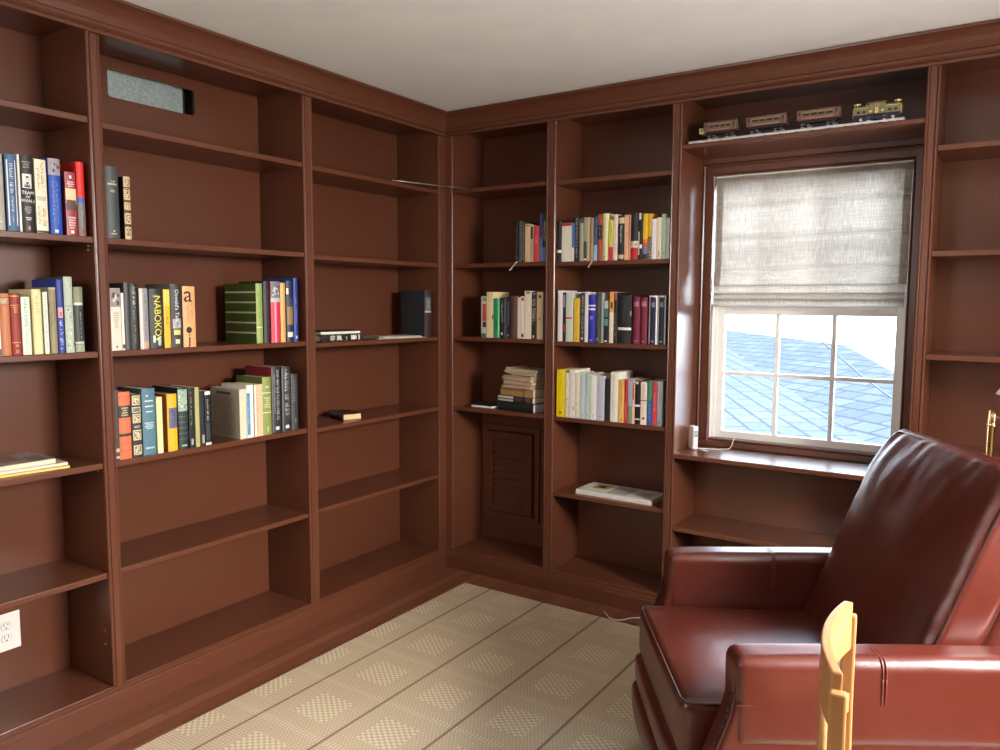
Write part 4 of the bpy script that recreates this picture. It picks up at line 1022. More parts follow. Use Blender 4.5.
# white art book lying on the low shelf
T = lying('book', .405, .022, .19, 'p', '#d3d0c6', [['m', .84, .95, .3, .7, '#b0a8a0']], 'large white picture book lying on the low shelf', (.985, .036, .5114), math.radians(-1.5), pages=M['pages_white'])
mb = MB()
def cover_rect(z0, z1, y0, y1, mi): mb.add([(-.0114, y0, z0), (-.0114, y1, z0), (-.0114, y1, z1), (-.0114, y0, z1)], [(0, 1, 2, 3)], mi)
cover_rect(.05, .135, .075, .155, 0); cover_rect(.16, .265, .02, .165, 1); cover_rect(.30, .37, .05, .13, 2)
mb.add([(-.0116, .095, .07), (-.0116, .135, .075), (-.0116, .14, .11), (-.0116, .10, .115)], [(0, 1, 2, 3)], 3)
mb.add([(-.0116, .075, .315), (-.0116, .11, .32), (-.0116, .105, .35), (-.0116, .08, .355)], [(0, 1, 2, 3)], 1)
mb.build('cover_picture', [flat('#9c8a3c'), flat('#a5a29c'), flat('#b9b6ae'), flat('#2e2a20')], T, world=False)
# left case: slim bay by the corner
lying('book', .262, .034, .16, 'h', '#262625', [['b', .12, .92, .1, .9, '#161616'], ['f', .16, .62], ['b', .7, .84, .2, .8, '#c9c7bb'], ['d', .77, .009, .5, '#e4e2d8'], ['b', .89, .92, .15, .85, '#d8d6cc'], ['b', .2, .3, .2, .8, '#a8a48f'], ['b', .36, .46, .2, .8, '#c4c1b4']],
      'black boxed book with pale pictures lying beside the centre post', (-.022, -.747, 1.2744), PI / 2, ex={})
T = thing('booklet', 'white booklet with black cover lying on the black boxed book', 'booklet', (-.03, -.75, 1.3088), (0, 0, PI / 2))
MB().box(-.125, .125, 0, .14, .0, .011).build('page_block', M['pages_white'], T, .0015, world=False)
MB().box(-.127, .127, .001, .142, .0112, .0155).build('cover', flat('#1d1c1c', .45), T, .0008, world=False)
T = thing('pamphlet', 'creased white pamphlets lying flat in the corner bay of the duct wall', 'pamphlet', (-.09, -.33, 1.2743), (0, 0, math.radians(75)))
rnd = random.Random(3)
for i, (w, l, a, c) in enumerate(((.19, .28, .0, '#b8b0a2'), (.17, .25, .12, '#cfc8ba'), (.16, .24, -.08, '#a39a8c'))):
    mb = MB(); nx = 6
    vs = []
    for s in (0, 1):
        for u in range(nx + 1):
            for q in (0, 1):
                x = -l / 2 + l * u / nx
                vs.append((x * math.cos(a) - (q - .5) * w * math.sin(a), x * math.sin(a) + (q - .5) * w * math.cos(a), .0005 + i * .004 + s * .003 + .0012 * abs(math.sin(u * .9))))
    b = 2 * (nx + 1); fs = []
    for u in range(nx):
        i0 = 2 * u
        fs += [(i0, i0 + 1, i0 + 3, i0 + 2), (b + i0, b + i0 + 2, b + i0 + 3, b + i0 + 1), (i0, i0 + 2, b + i0 + 2, b + i0), (i0 + 1, b + i0 + 1, b + i0 + 3, i0 + 3)]
    fs += [(0, b, b + 1, 1), (2 * nx, 2 * nx + 1, b + 2 * nx + 1, b + 2 * nx)]
    mb.add(vs, fs).build('leaflet', flat(c, .7), T, world=False)
make_book('binder', .058, .246, 'h', .165, '#3a262c', [['b', .56, .85, .12, .85, '#5a6160'], ['b', .6, .8, .25, .7, '#78807e'], ['b', .52, .56, .05, .92, '#b5b2ac']], 'dark green standing binder with maroon spine near the corner', {'side': '#20272a'}, None, (-.022, -.118, 1.2744), (0, 0, PI / 2), 'binder')
lying('book', .165, .030, .10, 'h', '#221f1d', [], 'small black-covered book lying with cream page edges on the lower shelf', (-.147, -.680, .8944), math.radians(-21), pages=flat('#e0bd88', .8))
# magazines at the left edge
S2 = 'magazines lying at the left edge'
zs = .9035
for i, (l, w, t, c, pc, lab, lc, an) in enumerate((
        (.30, .21, .009, '#b9923a', '#e0c070', 'yellow-edged magazine at the bottom of the left-edge pile', (-.035, -2.155, 0), 84),
        (.29, .21, .010, '#cfc6b2', '#d9ceb8', 'white magazine in the middle of the left-edge pile', (-.038, -2.152, 0), 86),
        (.27, .20, .016, '#8c8378', '#d6c9ae', 'thick magazine with grey cover topping the left-edge pile', (-.045, -2.175, 0), 88))):
    T = thing('magazine', lab, 'magazine', (lc[0], lc[1], zs), (0, 0, math.radians(an)), S2)
    MB().box(-l / 2, l / 2, .0, w, .0004, t - .0006).build('page_block', flat(pc, .8), T, .0008, world=False)
    MB().box(-l / 2 - .0005, l / 2 + .0005, -.0005, w + .0005, t - .0006, t).build('cover', flat(c, .4), T, world=False)
    if i == 2:
        mb = MB()
        for x0, x1, y0, y1, mi in ((-.1, -.02, .03, .15, 0), (.0, .06, .05, .17, 1), (.07, .12, .02, .1, 0), (-.12, .12, .175, .19, 1)):
            mb.add([(x0, y0, t + .0003), (x1, y0, t + .0003), (x1, y1, t + .0003), (x0, y1, t + .0003)], [(0, 1, 2, 3)], mi)
        mb.build('cover_picture', [flat('#5d544c', .4), flat('#7a4a40', .4)], T, world=False)
    zs += t + .0003

# thin metal rod bridging the corner between two top shelves
a, b_ = Vector((-.03, -.387, 2.0537)), Vector((.122, .056, 2.0537))
mb = MB(); mb.tube([a + (b_ - a) * i / 6 for i in range(7)], .0032, 8)
tag(mb.build('metal_rod', M['steel'], smooth=True), 'thin shiny metal rod bridging the corner between two top shelves', 'rod')
# page-marker ribbons hanging off the shelf edge
for lab, pts, c in (('white ribbon hanging off the shelf below the patterned thin books', [(.452, .03, 1.6612), (.449, .004, 1.6615), (.445, .001, 1.655), (.428, -.001, 1.637), (.410, -.002, 1.617)], '#c9c5bd'),
                    ('cream ribbon hanging off the shelf below the light brown hardback', [(.878, .03, 1.6575), (.876, .004, 1.6578), (.873, .001, 1.651), (.866, -.001, 1.638), (.857, -.002, 1.624)], '#c4b79c')):
    mb = MB(); vs, fs = [], []
    for x, y, z in pts:
        for dx in (-.0035, .0035): vs += [(x + dx, y, z), (x + dx, y - .0008, z + .0006)]
    for i in range(len(pts) - 1):
        q = 4 * i
        fs += [(q, q + 4, q + 6, q + 2), (q + 1, q + 3, q + 7, q + 5), (q, q + 1, q + 5, q + 4), (q + 2, q + 6, q + 7, q + 3)]
    e = 4 * (len(pts) - 1); fs += [(0, 2, 3, 1), (e, e + 1, e + 3, e + 2)]
    tag(mb.add(vs, fs).build('bookmark_ribbon', flat(c, .6)), lab, 'ribbon')
# pale leaflet poking up from the thick black book
mb = MB(); mb.box(-.018, .018, -.0, .003, 0, .05, mat=Matrix.Translation((1.0, .11, 1.470)) @ Matrix.Rotation(math.radians(-62), 4, 'X') @ Matrix.Rotation(.25, 4, 'Y'))
tag(mb.build('leaflet', flat('#bdbab2', .6)), 'pale leaflet lying on top of the very thick black book', 'leaflet')

# ------------------------------------------------------------------ wall outlet in the left-edge bay
T = thing('wall_outlet', 'white two-socket wall outlet in the lowest left-edge bay', 'outlet', (-.2878, -2.115, .313), (0, 0, PI / 2))
MB().box(-.058, .047, -.006, 0, -.066, .066).build('cover_plate', M['vinyl'], T, .003, world=False)
for zc in (.0215, -.0215):
    mb = MB(); pr = [(.0145 * math.cos(w * PI / 12) , max(-.0118, min(.0118, .0168 * math.sin(w * PI / 12)))) for w in range(24)]
    mb.prism(pr, -.0075, -.0055, lambda p, q, a, zc=zc: (p, a, q + zc))
    s = mb.build('socket', M['vinyl'], T, .0006, world=False)
    mb = MB(); mb.box(-.0075, -.0052, -.0079, -.0072, zc + .001, zc + .0095); mb.box(.0052, .0075, -.0079, -.0072, zc + .0015, zc + .009); mb.box(-.0025, .0025, -.0079, -.0072, zc - .0085, zc - .004)
    o = mb.build('slot', M['darkbase'], s, world=False)
    mb = MB(); pr = [(.0158 * math.cos(w * PI / 12), max(-.0131, min(.0131, .0181 * math.sin(w * PI / 12)))) for w in range(24)]
    mb.prism(pr, -.0063, -.0059, lambda p, q, a, zc=zc: (p, a, q + zc)); mb.build('socket_rim', flat('#9a9a98', .5), s, world=False)

# ------------------------------------------------------------------ sensor with a cable on the sill
T = thing('thermometer', 'small white digital thermometer on the window sill', 'thermometer', (1.334, .165, .7773), (0, 0, math.radians(52)))
mb = rounded_box((.0135, .023, .055), .007, nf=2, nr=4)
mb.v = [(x, y, z + .055) for x, y, z in mb.v]
mb.build('case', M['vinyl'], T, smooth=True, world=False)
MB().box(-.0125, .0125, -.0242, -.0226, .056, .093).build('screen_bezel', flat('#c9ccd0', .3), T, .001, world=False)
MB().box(-.0095, .0095, -.0246, -.0238, .078, .089).box(-.0095, .0095, -.0246, -.0238, .060, .075).build('screen', flat('#8fa6ae', .25), T, world=False)
MB().lathe([(.0042, 0), (.0042, .0015), (.003, .002)], 12).build('button', flat('#b9bcbf', .4), T, world=False)
o = T.children[-1]; o.rotation_euler = (PI / 2, 0, 0); o.location = (0, -.0228, .034)
pts = []
P0, P1, P2, P3 = Vector((1.349, .179, .795)), Vector((1.352, .165, .768)), Vector((1.49, .20, .778)), Vector((1.485, .322, .819))
ctrl = [P0, Vector((1.356, .175, .781)), Vector((1.385, .19, .7795)), Vector((1.43, .205, .7795)), Vector((1.463, .225, .7795)), Vector((1.481, .256, .783)), Vector((1.488, .274, .812)), Vector((1.486, .30, .8195)), Vector((1.484, .34, .8195))]
def spline(c, n=8):
    out = []
    for i in range(len(c) - 1):
        p0, p1, p2, p3 = c[max(i - 1, 0)], c[i], c[i + 1], c[min(i + 2, len(c) - 1)]
        for k in range(n):
            t = k / n
            out.append(.5 * ((2 * p1) + (p2 - p0) * t + (2 * p0 - 5 * p1 + 4 * p2 - p3) * t * t + (3 * p1 - p0 - 3 * p2 + p3) * t ** 3))
    return out + [c[-1]]
mb = MB(); mb.tube(spline(ctrl), .0021, 8); mb.build('probe_cable', M['vinyl'], T, smooth=True)

# ------------------------------------------------------------------ toy train
ZR = 2.1475
TK = thing('toy_track', 'three-rail toy train track along the shelf above the window', 'track', (1.75, .046, ZR))
for y in (.029, .046, .063):
    mb = MB(); mb.prism([(-.0045, 0), (.0045, 0), (.0015, .003), (.0015, .0075), (.003, .009), (.0022, .0112), (-.0022, .0112), (-.003, .009), (-.0015, .0075), (-.0015, .003)], 1.322, 2.168, lambda p, q, a, y=y: (a, y + p, ZR + .004 + q))
    mb.build('rail', M['steel'], TK)
for i in range(14):
    x = 1.345 + i * .0618
    MB().box(x - .007, x + .007, .022, .070, ZR + .0003, ZR + .0045).build('sleeper', flat('#26221f', .6), TK, .0008)
ZW = ZR + .0155
def wheelset(mb, x, r, yy=.046):
    for s in (-1, 1):
        vs, fs = [], []
        for k, (rr, d) in enumerate(((r, 0), (r, .004), (r * .8, .0045))):
            for w in range(14):
                a = 2 * PI * w / 14
                vs.append((x + rr * math.cos(a), yy + s * (.0145 + d), ZW + r + rr * math.sin(a)))
        for k in range(2):
            for w in range(14): fs.append((k * 14 + w, k * 14 + (w + 1) % 14, (k + 1) * 14 + (w + 1) % 14, (k + 1) * 14 + w))
        fs += [tuple(range(13, -1, -1)), tuple(range(28, 42))]
        mb.add(vs, fs)
    mb.tube([(x, yy - .012, ZW + r), (x, yy + .012, ZW + r)], .0015, 6)
MB_BODY = flat('#70584a', .45); MB_TRIM = flat('#6e463a', .45); MB_ROOF = flat('#4a4138', .5); MB_DARK = flat('#151413', .5); GOLD = M['brass']
ylo, yhi = .016, .076
def passenger(xa, xb, label, platform):
    T = thing('toy_passenger_car', label, 'toy train car', ((xa + xb) / 2, .046, ZW), group='toy passenger cars')
    z0, z1 = 2.192, 2.230
    # body with window openings on both sides
    m_ = MB(); m_.box(xa, xb, ylo, yhi, z0, z1)
    body = m_.build('body', MB_BODY, T, .0015)
    m_ = MB()
    for y, s in ((ylo, -1), (yhi, 1)):
        for xe in (xa + .004, xb - .018):
            m_.box(xe, xe + .014, min(y, y + s * .0012), max(y, y + s * .0012), z0 + .001, z1 - .004)
        m_.box(xa + .02, xb - .02, min(y, y + s * .0008), max(y, y + s * .0008), z0 + .001, z0 + .012)
    m_.build('side_panel', MB_TRIM, T)
    m_ = MB()
    L = xb - xa - .044
    for y, s in ((ylo, -1), (yhi, 1)):
        for i in range(4):
            x = xa + .022 + L * i / 4 + .003
            m_.box(x, x + L / 4 - .006, min(y, y + s * .0012), max(y, y + s * .0012), z0 + .0165, z0 + .0265)
        for xe in (xa + .008, xb - .014): m_.box(xe, xe + .006, min(y, y + s * .0016), max(y, y + s * .0016), z0 + .018, z1 - .007)
    m_.build('window', MB_DARK, T)
    m_ = MB()
    for y, s in ((ylo, -1), (yhi, 1)):
        for i in range(4):
            x = xa + .022 + L * i / 4 + .003
            m_.box(x, x + L / 4 - .006, min(y, y + s * .0012), max(y, y + s * .0012), z0 + .0265, z0 + .029)
        m_.box(xa + .032, xb - .032, min(y, y + s * .0012), max(y, y + s * .0012), z0 + .0045, z0 + .0075)
        m_.box(xa + .024, xa + .029, min(y, y + s * .0012), max(y, y + s * .0012), z0 + .004, z0 + .008); m_.box(xb - .029, xb - .024, min(y, y + s * .0012), max(y, y + s * .0012), z0 + .004, z0 + .008)
    m_.build('name_plate', flat('#b08c58', .4), T)
    pr = [(ylo - .001, z1), (yhi + .001, z1), (yhi - .004, z1 + .005), (yhi - .016, z1 + .009), (ylo + .016, z1 + .009), (ylo + .004, z1 + .005)]
    MB().prism(pr, xa - .002, xb + .002, lambda p, q, a: (a, p, q)).build('roof', MB_ROOF, T, .001)
    MB().box(xa + .01, xb - .01, .028, .064, z0 - .009, z0 - .0005).build('chassis', MB_DARK, T, .001)
    for xc in (xa + .032, xb - .032):
        m_ = MB(); m_.box(xc - .019, xc + .019, .027, .031, ZW + .004, ZW + .012); m_.box(xc - .019, xc + .019, .061, .065, ZW + .004, ZW + .012); m_.box(xc - .006, xc + .006, .034, .058, ZW + .008, z0 - .0092)
        tr = m_.build('truck', MB_DARK, T)
        m_ = MB(); wheelset(m_, xc - .012, .0075); wheelset(m_, xc + .012, .0075); m_.build('wheel', M['steel'], tr)
    if platform:
        m_ = MB(); m_.box(xa - .02, xa - .002, ylo + .004, yhi - .004, z0 - .004, z0 + .001)
        for x in (xa - .019, xa - .0045): m_.box(x, x + .0015, ylo + .004, ylo + .006, z0, z0 + .019)
        m_.box(xa - .02, xa - .003, ylo + .003, ylo + .0055, z0 + .003, z0 + .018); m_.box(xa - .02, xa - .0185, ylo + .004, yhi - .004, z0, z0 + .018)
        pf = m_.build('observation_platform', flat('#c9b27c', .4), T)
        MB().box(xa - .015, xa - .008, ylo + .002, ylo + .003, z0 + .007, z0 + .014).build('plate_mark', MB_DARK, pf)
    else: MB().tube([(xa - .016, .046, ZW + .010), (xa - .008, .046, ZW + .010), (xa + .012, .046, ZW + .011)], .0016, 6).build('coupler', MB_DARK, T)
passenger(1.394, 1.534, 'tan toy passenger car with gold observation platform', True)
passenger(1.576, 1.736, 'middle tan toy passenger car', False)
passenger(1.778, 1.939, 'tan toy passenger car coupled behind the green locomotive', False)
T = thing('toy_locomotive', 'olive green toy electric locomotive with brass trim', 'toy locomotive', (2.07, .046, ZW))
OL = flat('#77704a', .4); XA, XB = 1.986, 2.158
m_ = MB(); m_.box(XA, XB, .027, .065, 2.176, 2.186); m_.build('frame', flat('#1c2030', .5), T, .001)
m_ = MB(); m_.box(XA + .056, XB - .056, .018, .074, 2.186, 2.227); cab = m_.build('cab', OL, T, .0015)
pr = [(.016, 2.227), (.076, 2.227), (.070, 2.232), (.022, 2.232)]
MB().prism(pr, XA + .053, XB - .053, lambda p, q, a: (a, p, q)).build('cab_roof', OL, T, .0008)
m_ = MB()
for a, b_ in ((XA + .002, XA + .056), (XB - .056, XB - .002)):
    m_.prism([(.021, 2.186), (.071, 2.186), (.071, 2.212), (.064, 2.221), (.028, 2.221), (.021, 2.212)], a, b_, lambda p, q, a_: (a_, p, q))
m_.build('hood', OL, T, .001)
m_ = MB(); m_.box(2.066, 2.078, .0165, .018, 2.188, 2.220); m_.box(2.046, 2.056, .0165, .018, 2.192, 2.200); m_.box(2.088, 2.098, .0165, .018, 2.192, 2.200); m_.box(XA + .003, XB - .003, .0195, .021, 2.2105, 2.213)
for x in (XA + .0, XB - .003): m_.tube([(x + .0015, .024, 2.178), (x + .0015, .024, 2.206)], .0011, 6)
m_.build('brass_trim', GOLD, T)
m_ = MB()
for x in (XA + .016, XA + .036, XB - .046, XB - .026): m_.box(x, x + .011, .0197, .0215, 2.192, 2.200)
m_.box(2.069, 2.075, .0157, .0166, 2.211, 2.217)
m_.build('louvre', MB_DARK, T)
for i, x in enumerate((XA + .013, XB - .016)):
    m_ = MB(); m_.lathe([(.0025, 0), (.0025, .006), (.009, .007), (.0095, .013), (.003, .015)], 14, at=(x, .046, 2.2205)); m_.box(x - .012, x + .012, .040, .052, 2.228, 2.2335)
    m_.build('headlight', GOLD, T, smooth=False)
m_ = MB(); m_.lathe([(.006, 0), (.0065, .005), (.003, .009), (.0065, .012), (.001, .013)], 14, at=(2.033, .046, 2.2205)); m_.build('bell', GOLD, T)
m_ = MB(); m_.box(2.02, 2.122, .0255, .0285, ZW + .003, ZW + .013); m_.box(2.02, 2.122, .0635, .0665, ZW + .003, ZW + .013); m_.box(XA + .004, 2.02, .030, .062, ZW + .005, 2.1765); m_.box(2.122, XB - .004, .030, .062, ZW + .005, 2.1765); m_.box(2.058, 2.082, .020, .0255, ZW + .004, ZW + .016)
m_.build('running_gear', flat('#1c2030', .5), T)
for x in (2.044, 2.100):
    m_ = MB(); wheelset(m_, x, .0105); w_ = m_.build('wheel', M['steel'], T)
m_ = MB()
for x in (2.016, 2.128): wheelset(m_, x, .006)
m_.build('pilot_wheel', M['steel'], T)
ROOFS = [("roof", [[-23.393, 49.168, 0.691], [-4.044, 18.665, 0.7], [-0.077, 12.398, 0.7], [1.223, 8.793, 0.487], [2.416, 5.515, 0.296], [2.55, 2.962, -0.026], [-1.232, 3.51, -0.772]], [2.005, -2.454, 0.098]), ("porch_roof", [[-6.004, 21.365, 0.646], [1.43, 5.171, 0.035], [1.844, 2.617, -0.06], [-0.084, 1.445, -0.097], [-3.233, 8.443, 0.166]], [1.327, -2.372, -0.09])]
WIRES = [([[1.044, 4.4, 1.123], [1.467, 4.2, 0.804], [1.762, 4.0, 0.63], [2.261, 3.6, 0.333]], "dark overhead wire crossing in front of the neighbouring roof")]
# ------------------------------------------------------------------ recliner
RL = (1.834, -1.296, 0); RA = math.radians(213)
R = thing('recliner', 'oxblood leather recliner armchair with rolled arms standing on the rug', 'armchair', RL, (0, 0, RA))
LE, PI_ = M['leather'], M['piping']
def wr(p, amt, sc=7):
    return amt * noise.noise(Vector((p[0] * sc, p[1] * sc * .6, p[2] * sc)))
def shift(dx, dy, dz, amt=0.0, extra=None):
    def f(s):
        w = amt * noise.noise(Vector((s[0] * 8 + dx * 3, s[1] * 8 + dy * 5, s[2] * 8))) if amt else 0
        q = Vector((s[0] + dx + w, s[1] + dy + w * .5, s[2] + dz + w))
        return extra(q) if extra else q
    return f
# base frame on the floor
MB().box(-.84, -.06, -.38, .38, .0095, .07).build('base_frame', M['darkbase'], R, .01, world=False)
for sgn in (-1, 1):
    front = [(.030, .05), (.038, .15), (.041, .28), (.036, .36), (.021, .405), (-.002, .468), (-.020, .52), (-.028, .56)]
    side = front + [(-.93, .56), (-.955, .52), (-.965, .3), (-.95, .05)]
    y0, y1 = sgn * .318, sgn * .406
    mb = MB(); mb.prism(side, min(y0, y1), max(y0, y1), lambda p, q, a: (p, a, q))
    arm = mb.build('arm', LE, R, .014, 4, smooth=True, world=False)
    mb = rounded_box((.458, .0495, .104), .024, (.003, .004, .006), 22, 5, shift(-.485, sgn * .362, .554, .003))
    mb.build('arm_pad', LE, arm, smooth=True, world=False)
    # seam under the pad on the outside, double seam across the pad, nail heads down the front panel
    ys = sgn * .411
    mb = MB(); mb.tube([(x, ys, .552 + .002 * math.sin(x * 9)) for x in [-.03 - i * .06 for i in range(16)]], .0028, 6)
    mb.build('seam', M['seam'], arm, smooth=True, world=False)
    mb = MB()
    for xo in (-.352, -.360):
        ring = [(xo, sgn * .362 + .0535 * u, .602 + w) for u, w in ((-1, -.03), (-1.02, .0), (-1.0, .035), (-.8, .055), (-.4, .0605), (0, .062), (.4, .0605), (.8, .055), (1.0, .035), (1.02, 0), (1, -.045))]
        mb.tube(spline([Vector(v) for v in ring], 3), .0016, 6)
    mb.build('seam', M['seam'], arm, smooth=True, world=False)
    edge = spline([Vector((x + .001, sgn * .397, z)) for x, z in [(-.034, .640), (-.033, .60)] + list(reversed(front[:-1]))], 8)
    mb = MB(); mb.tube(edge, .0045, 6); mb.build('piping', PI_, arm, smooth=True, world=False)
    mb = MB(); acc = 0; last = edge[0]
    for v0 in edge:
        acc += (v0 - last).length; last = v0
        if acc < .0095: continue
        acc = 0
        v = v0 + Vector((.0035, -sgn * .010, 0))
        mb.lathe([(.0046, -.003), (.0042, .0), (.0028, .002), (.0006, .0028)], 8, at=(0, 0, 0))
        M_ = Matrix.Translation(v) @ Matrix.Rotation(PI / 2, 4, 'Y')
        for j in range(len(mb.v) - 32, len(mb.v)): mb.v[j] = tuple(M_ @ Vector(mb.v[j]))
    mb.build('nail_trim', M['piping'], arm, smooth=True, world=False)
# seat cushion
def seat_fn(q):
    q.z -= .012 * max(0, (.08 - q.x) / .6)
    if q.x < -.02: q.y = max(-.311, min(.311, q.y))
    q.z += .003 * noise.noise(Vector((q.x * 9, q.y * 9, 2)))
    return q
mb = rounded_box((.300, .302, .0775), .026, (.004, .001, .018), 16, 5, shift(-.230, 0, .4225, 0, seat_fn))
seat = mb.build('seat_cushion', LE, R, smooth=True, world=False)
def seat_loop(z, inset):
    pts = []
    hx, hy = .300 - inset, .302 - inset
    r = .03
    loop = [(-.2, -hy)] + [(hx - r, -hy)] + [(hx - r + r * math.sin(a * PI / 10), -hy + r - r * math.cos(a * PI / 10)) for a in range(1, 6)]
    loop += [(x, -y) for x, y in reversed(loop)]
    dense = []
    for i in range(len(loop) - 1):
        p, q = Vector((*loop[i], 0)), Vector((*loop[i + 1], 0))
        n = max(1, int((q - p).length / .03))
        for k in range(n): dense.append(p + (q - p) * k / n)
    for v in dense: pts.append(shift(-.230, 0, .4225, 0, seat_fn)(Vector((v.x, v.y, z))))
    return pts
mb = MB(); mb.tube(seat_loop(.0715, .0045), .0045, 8); mb.build('piping', PI_, seat, smooth=True, world=False)
mb = MB(); mb.tube(seat_loop(-.0715, .0045), .0045, 8); mb.build('piping', PI_, seat, smooth=True, world=False)
# front rail and footrest panel
mb = rounded_box((.045, .300, .042), .018, (.008, 0, 0), 12, 4, shift(.036, 0, .306, .002))
mb.build('front_rail', LE, R, smooth=True, world=False)
def foot_fn(q):
    q.x -= .085 * max(0, (.20 - q.z) / .20) ** 1.5
    return q
mb = rounded_box((.045, .300, .104), .026, (.010, 0, 0), 12, 5, shift(.046, 0, .160, .003, foot_fn))
ft = mb.build('footrest', LE, R, smooth=True, world=False)
# back: cushion, boxing, outer shell
TILT = math.radians(22)
def back_map_fn(q):
    # q local: x thickness (front +), y across, z up from the cushion foot
    x, z = q.x, q.z
    return Vector((-.437 + x * math.cos(TILT) - z * math.sin(TILT), q.y, .462 + z * math.cos(TILT) + x * math.sin(TILT)))
def wrinkle(q):
    top = max(0, min(1, (q.z - .40) / .28)); low = max(0, min(1, (.22 - q.z) / .2))
    edge = max(0, abs(q.y) / .297 - .55) / .45
    if q.x > -.02:
        w = noise.noise(Vector((q.y * 34, q.z * 9, .3))) * .006 * top + noise.noise(Vector((q.y * 12, q.z * 30, 4.3))) * .004 * edge * (1 - top) + noise.noise(Vector((q.y * 7, q.z * 7, 9.1))) * .005
        w += noise.noise(Vector((q.y * 20, q.z * 6, 7.7))) * .005 * low
        q.x += w
    return q
def back_fn(s):
    q = Vector((s.x - .062, s.y, s.z + .335))
    # plan-view rounding of the upper corners
    if q.z > .58:
        k = (q.z - .58) / .09
        q.y *= 1 - .045 * min(1, k) ** 2
    q.x -= .02 * max(0, (q.z - .5) / .17) ** 2
    return back_map_fn(wrinkle(q))
mb = rounded_box((.062, .304, .338), .026, (.030, .004, .006), 34, 5, back_fn)
bk = mb.build('back_cushion', LE, R, smooth=True, world=False)
def back_loop(xd, inset, both=True):
    hy, hz, r = .304 - inset, .338 - inset, .026
    l = [(-hy, -hz + r), (-hy, hz - r)] + [(-hy + r - r * math.cos(a * PI / 10), hz - r + r * math.sin(a * PI / 10)) for a in range(1, 6)]
    l += [(-y, z) for y, z in reversed(l)]
    dense = []
    for i in range(len(l) - 1):
        p, q = Vector((0, *l[i])), Vector((0, *l[i + 1]))
        n = max(1, int((q - p).length / .025))
        for k in range(n): dense.append(p + (q - p) * k / n)
    dense.append(Vector((0, *l[-1])))
    out = []
    for v in dense:
        s = Vector((xd, v.y, v.z))
        q = Vector((s.x - .062, s.y, s.z + .335))
        if q.z > .58: q.y *= 1 - .045 * min(1, (q.z - .58) / .09) ** 2
        q.x -= .02 * max(0, (q.z - .5) / .17) ** 2
        out.append(back_map_fn(q))
    return out
mb = MB(); mb.tube(back_loop(.046, .0025), .005, 8); mb.build('piping', PI_, bk, smooth=True, world=False)
mb = MB(); mb.tube(back_loop(-.054, .0065), .005, 8); mb.build('piping', PI_, bk, smooth=True, world=False)
def shell_fn(s):
    q = Vector((s.x - .185, s.y, s.z + .20))
    return back_map_fn(q)
mb = rounded_box((.06, .290, .40), .04, (0, 0, 0), 8, 4, shell_fn)
mb.build('back_shell', LE, R, smooth=True, world=False)

# ------------------------------------------------------------------ wooden chair in the foreground
Cc = thing('dining_chair', 'honey oak wooden chair seen edge-on in front of the recliner', 'chair', (2.352, -1.925, 0), (0, 0, math.radians(6.6)))
OK_ = M['oak']
def arc_rail(z0, z1, half, sag, th, x_off=0, crown_=0, n=20):
    """curved rail: ends at y = +-half, its middle pushed back by sag; crown_ lifts the middle of its top"""
    mb = MB(); vs, fs = [], []
    for i in range(n + 1):
        u = -1 + 2 * i / n
        y = half * u; x = x_off - sag * (1 - u * u)
        zt = z1 + crown_ * (1 - u * u)
        vs += [(x, y, z0), (x - th, y, z0), (x - th, y, zt), (x, y, zt)]
    for i in range(n):
        for k in range(4):
            fs.append((4 * i + k, 4 * i + (k + 1) % 4, 4 * i + 4 + (k + 1) % 4, 4 * i + 4 + k))
    fs += [(3, 2, 1, 0), tuple(4 * n + k for k in range(4))]
    return mb.add(vs, fs)
arc_rail(.803, .897, .160, .026, .017, .0, .0).build('crest_rail', OK_, Cc, .004, 3, world=False)
arc_rail(.690, .728, .140, .026, .014, .002).build('back_rail', OK_, Cc, .003, 2, world=False)
for s in (-1, 1):
    mb = MB()
    path = [(-.006, .166, .870), (-.006, .166, .78), (-.006, .165, .70), (-.004, .163, .55), (.0, .163, .44), (-.005, .16, .22), (-.035, .165, .009)]
    vs, fs = [], []
    for x, y, z in path:
        wx, wy = .0125, .010
        vs += [(x + wx, s * y - wy, z), (x + wx, s * y + wy, z), (x - wx, s * y + wy, z), (x - wx, s * y - wy, z)]
    for i in range(len(path) - 1):
        for k in range(4): fs.append((4 * i + k, 4 * i + (k + 1) % 4, 4 * i + 4 + (k + 1) % 4, 4 * i + 4 + k))
    e = 4 * (len(path) - 1); fs += [(3, 2, 1, 0), (e, e + 1, e + 2, e + 3)]
    mb.add(vs, fs).build('back_post', OK_, Cc, .004, 2, world=False)
    mb = MB(); mb.lathe([(.011, 0), (.014, .08), (.019, .22), (.015, .30), (.019, .34), (.020, .425)], 14, at=(.385, s * .165, .0095)); mb.build('front_leg', OK_, Cc, smooth=True, world=False)
    mb = MB(); mb.tube([(.37, s * .165, .18), (.18, s * .167, .185), (-.01, s * .162, .19)], [.008, .012, .008], 10); mb.build('stretcher', OK_, Cc, smooth=True, world=False)
for y in (-.075, 0, .075):
    mb = MB(); xo = -.03 * (1 - (y / .16) ** 2) - .006
    mb.tube([(xo + .012, y, .45), (xo + .004, y, .6), (xo, y, .70), (xo - .002, y, .84)], [.007, .009, .008, .007], 8); mb.build('spindle', OK_, Cc, smooth=True, world=False)
mb = rounded_box((.21, .20, .016), .012, (0, 0, .002), 8, 4, lambda s: Vector((s.x + .195, s.y * (1 + .08 * s.x / .21), s.z + .446)))
mb.build('seat', OK_, Cc, smooth=True, world=False)
mb = MB(); mb.tube([(.385, -.16, .26), (.385, 0, .265), (.385, .16, .26)], [.008, .012, .008], 10); mb.build('stretcher', OK_, Cc, smooth=True, world=False)

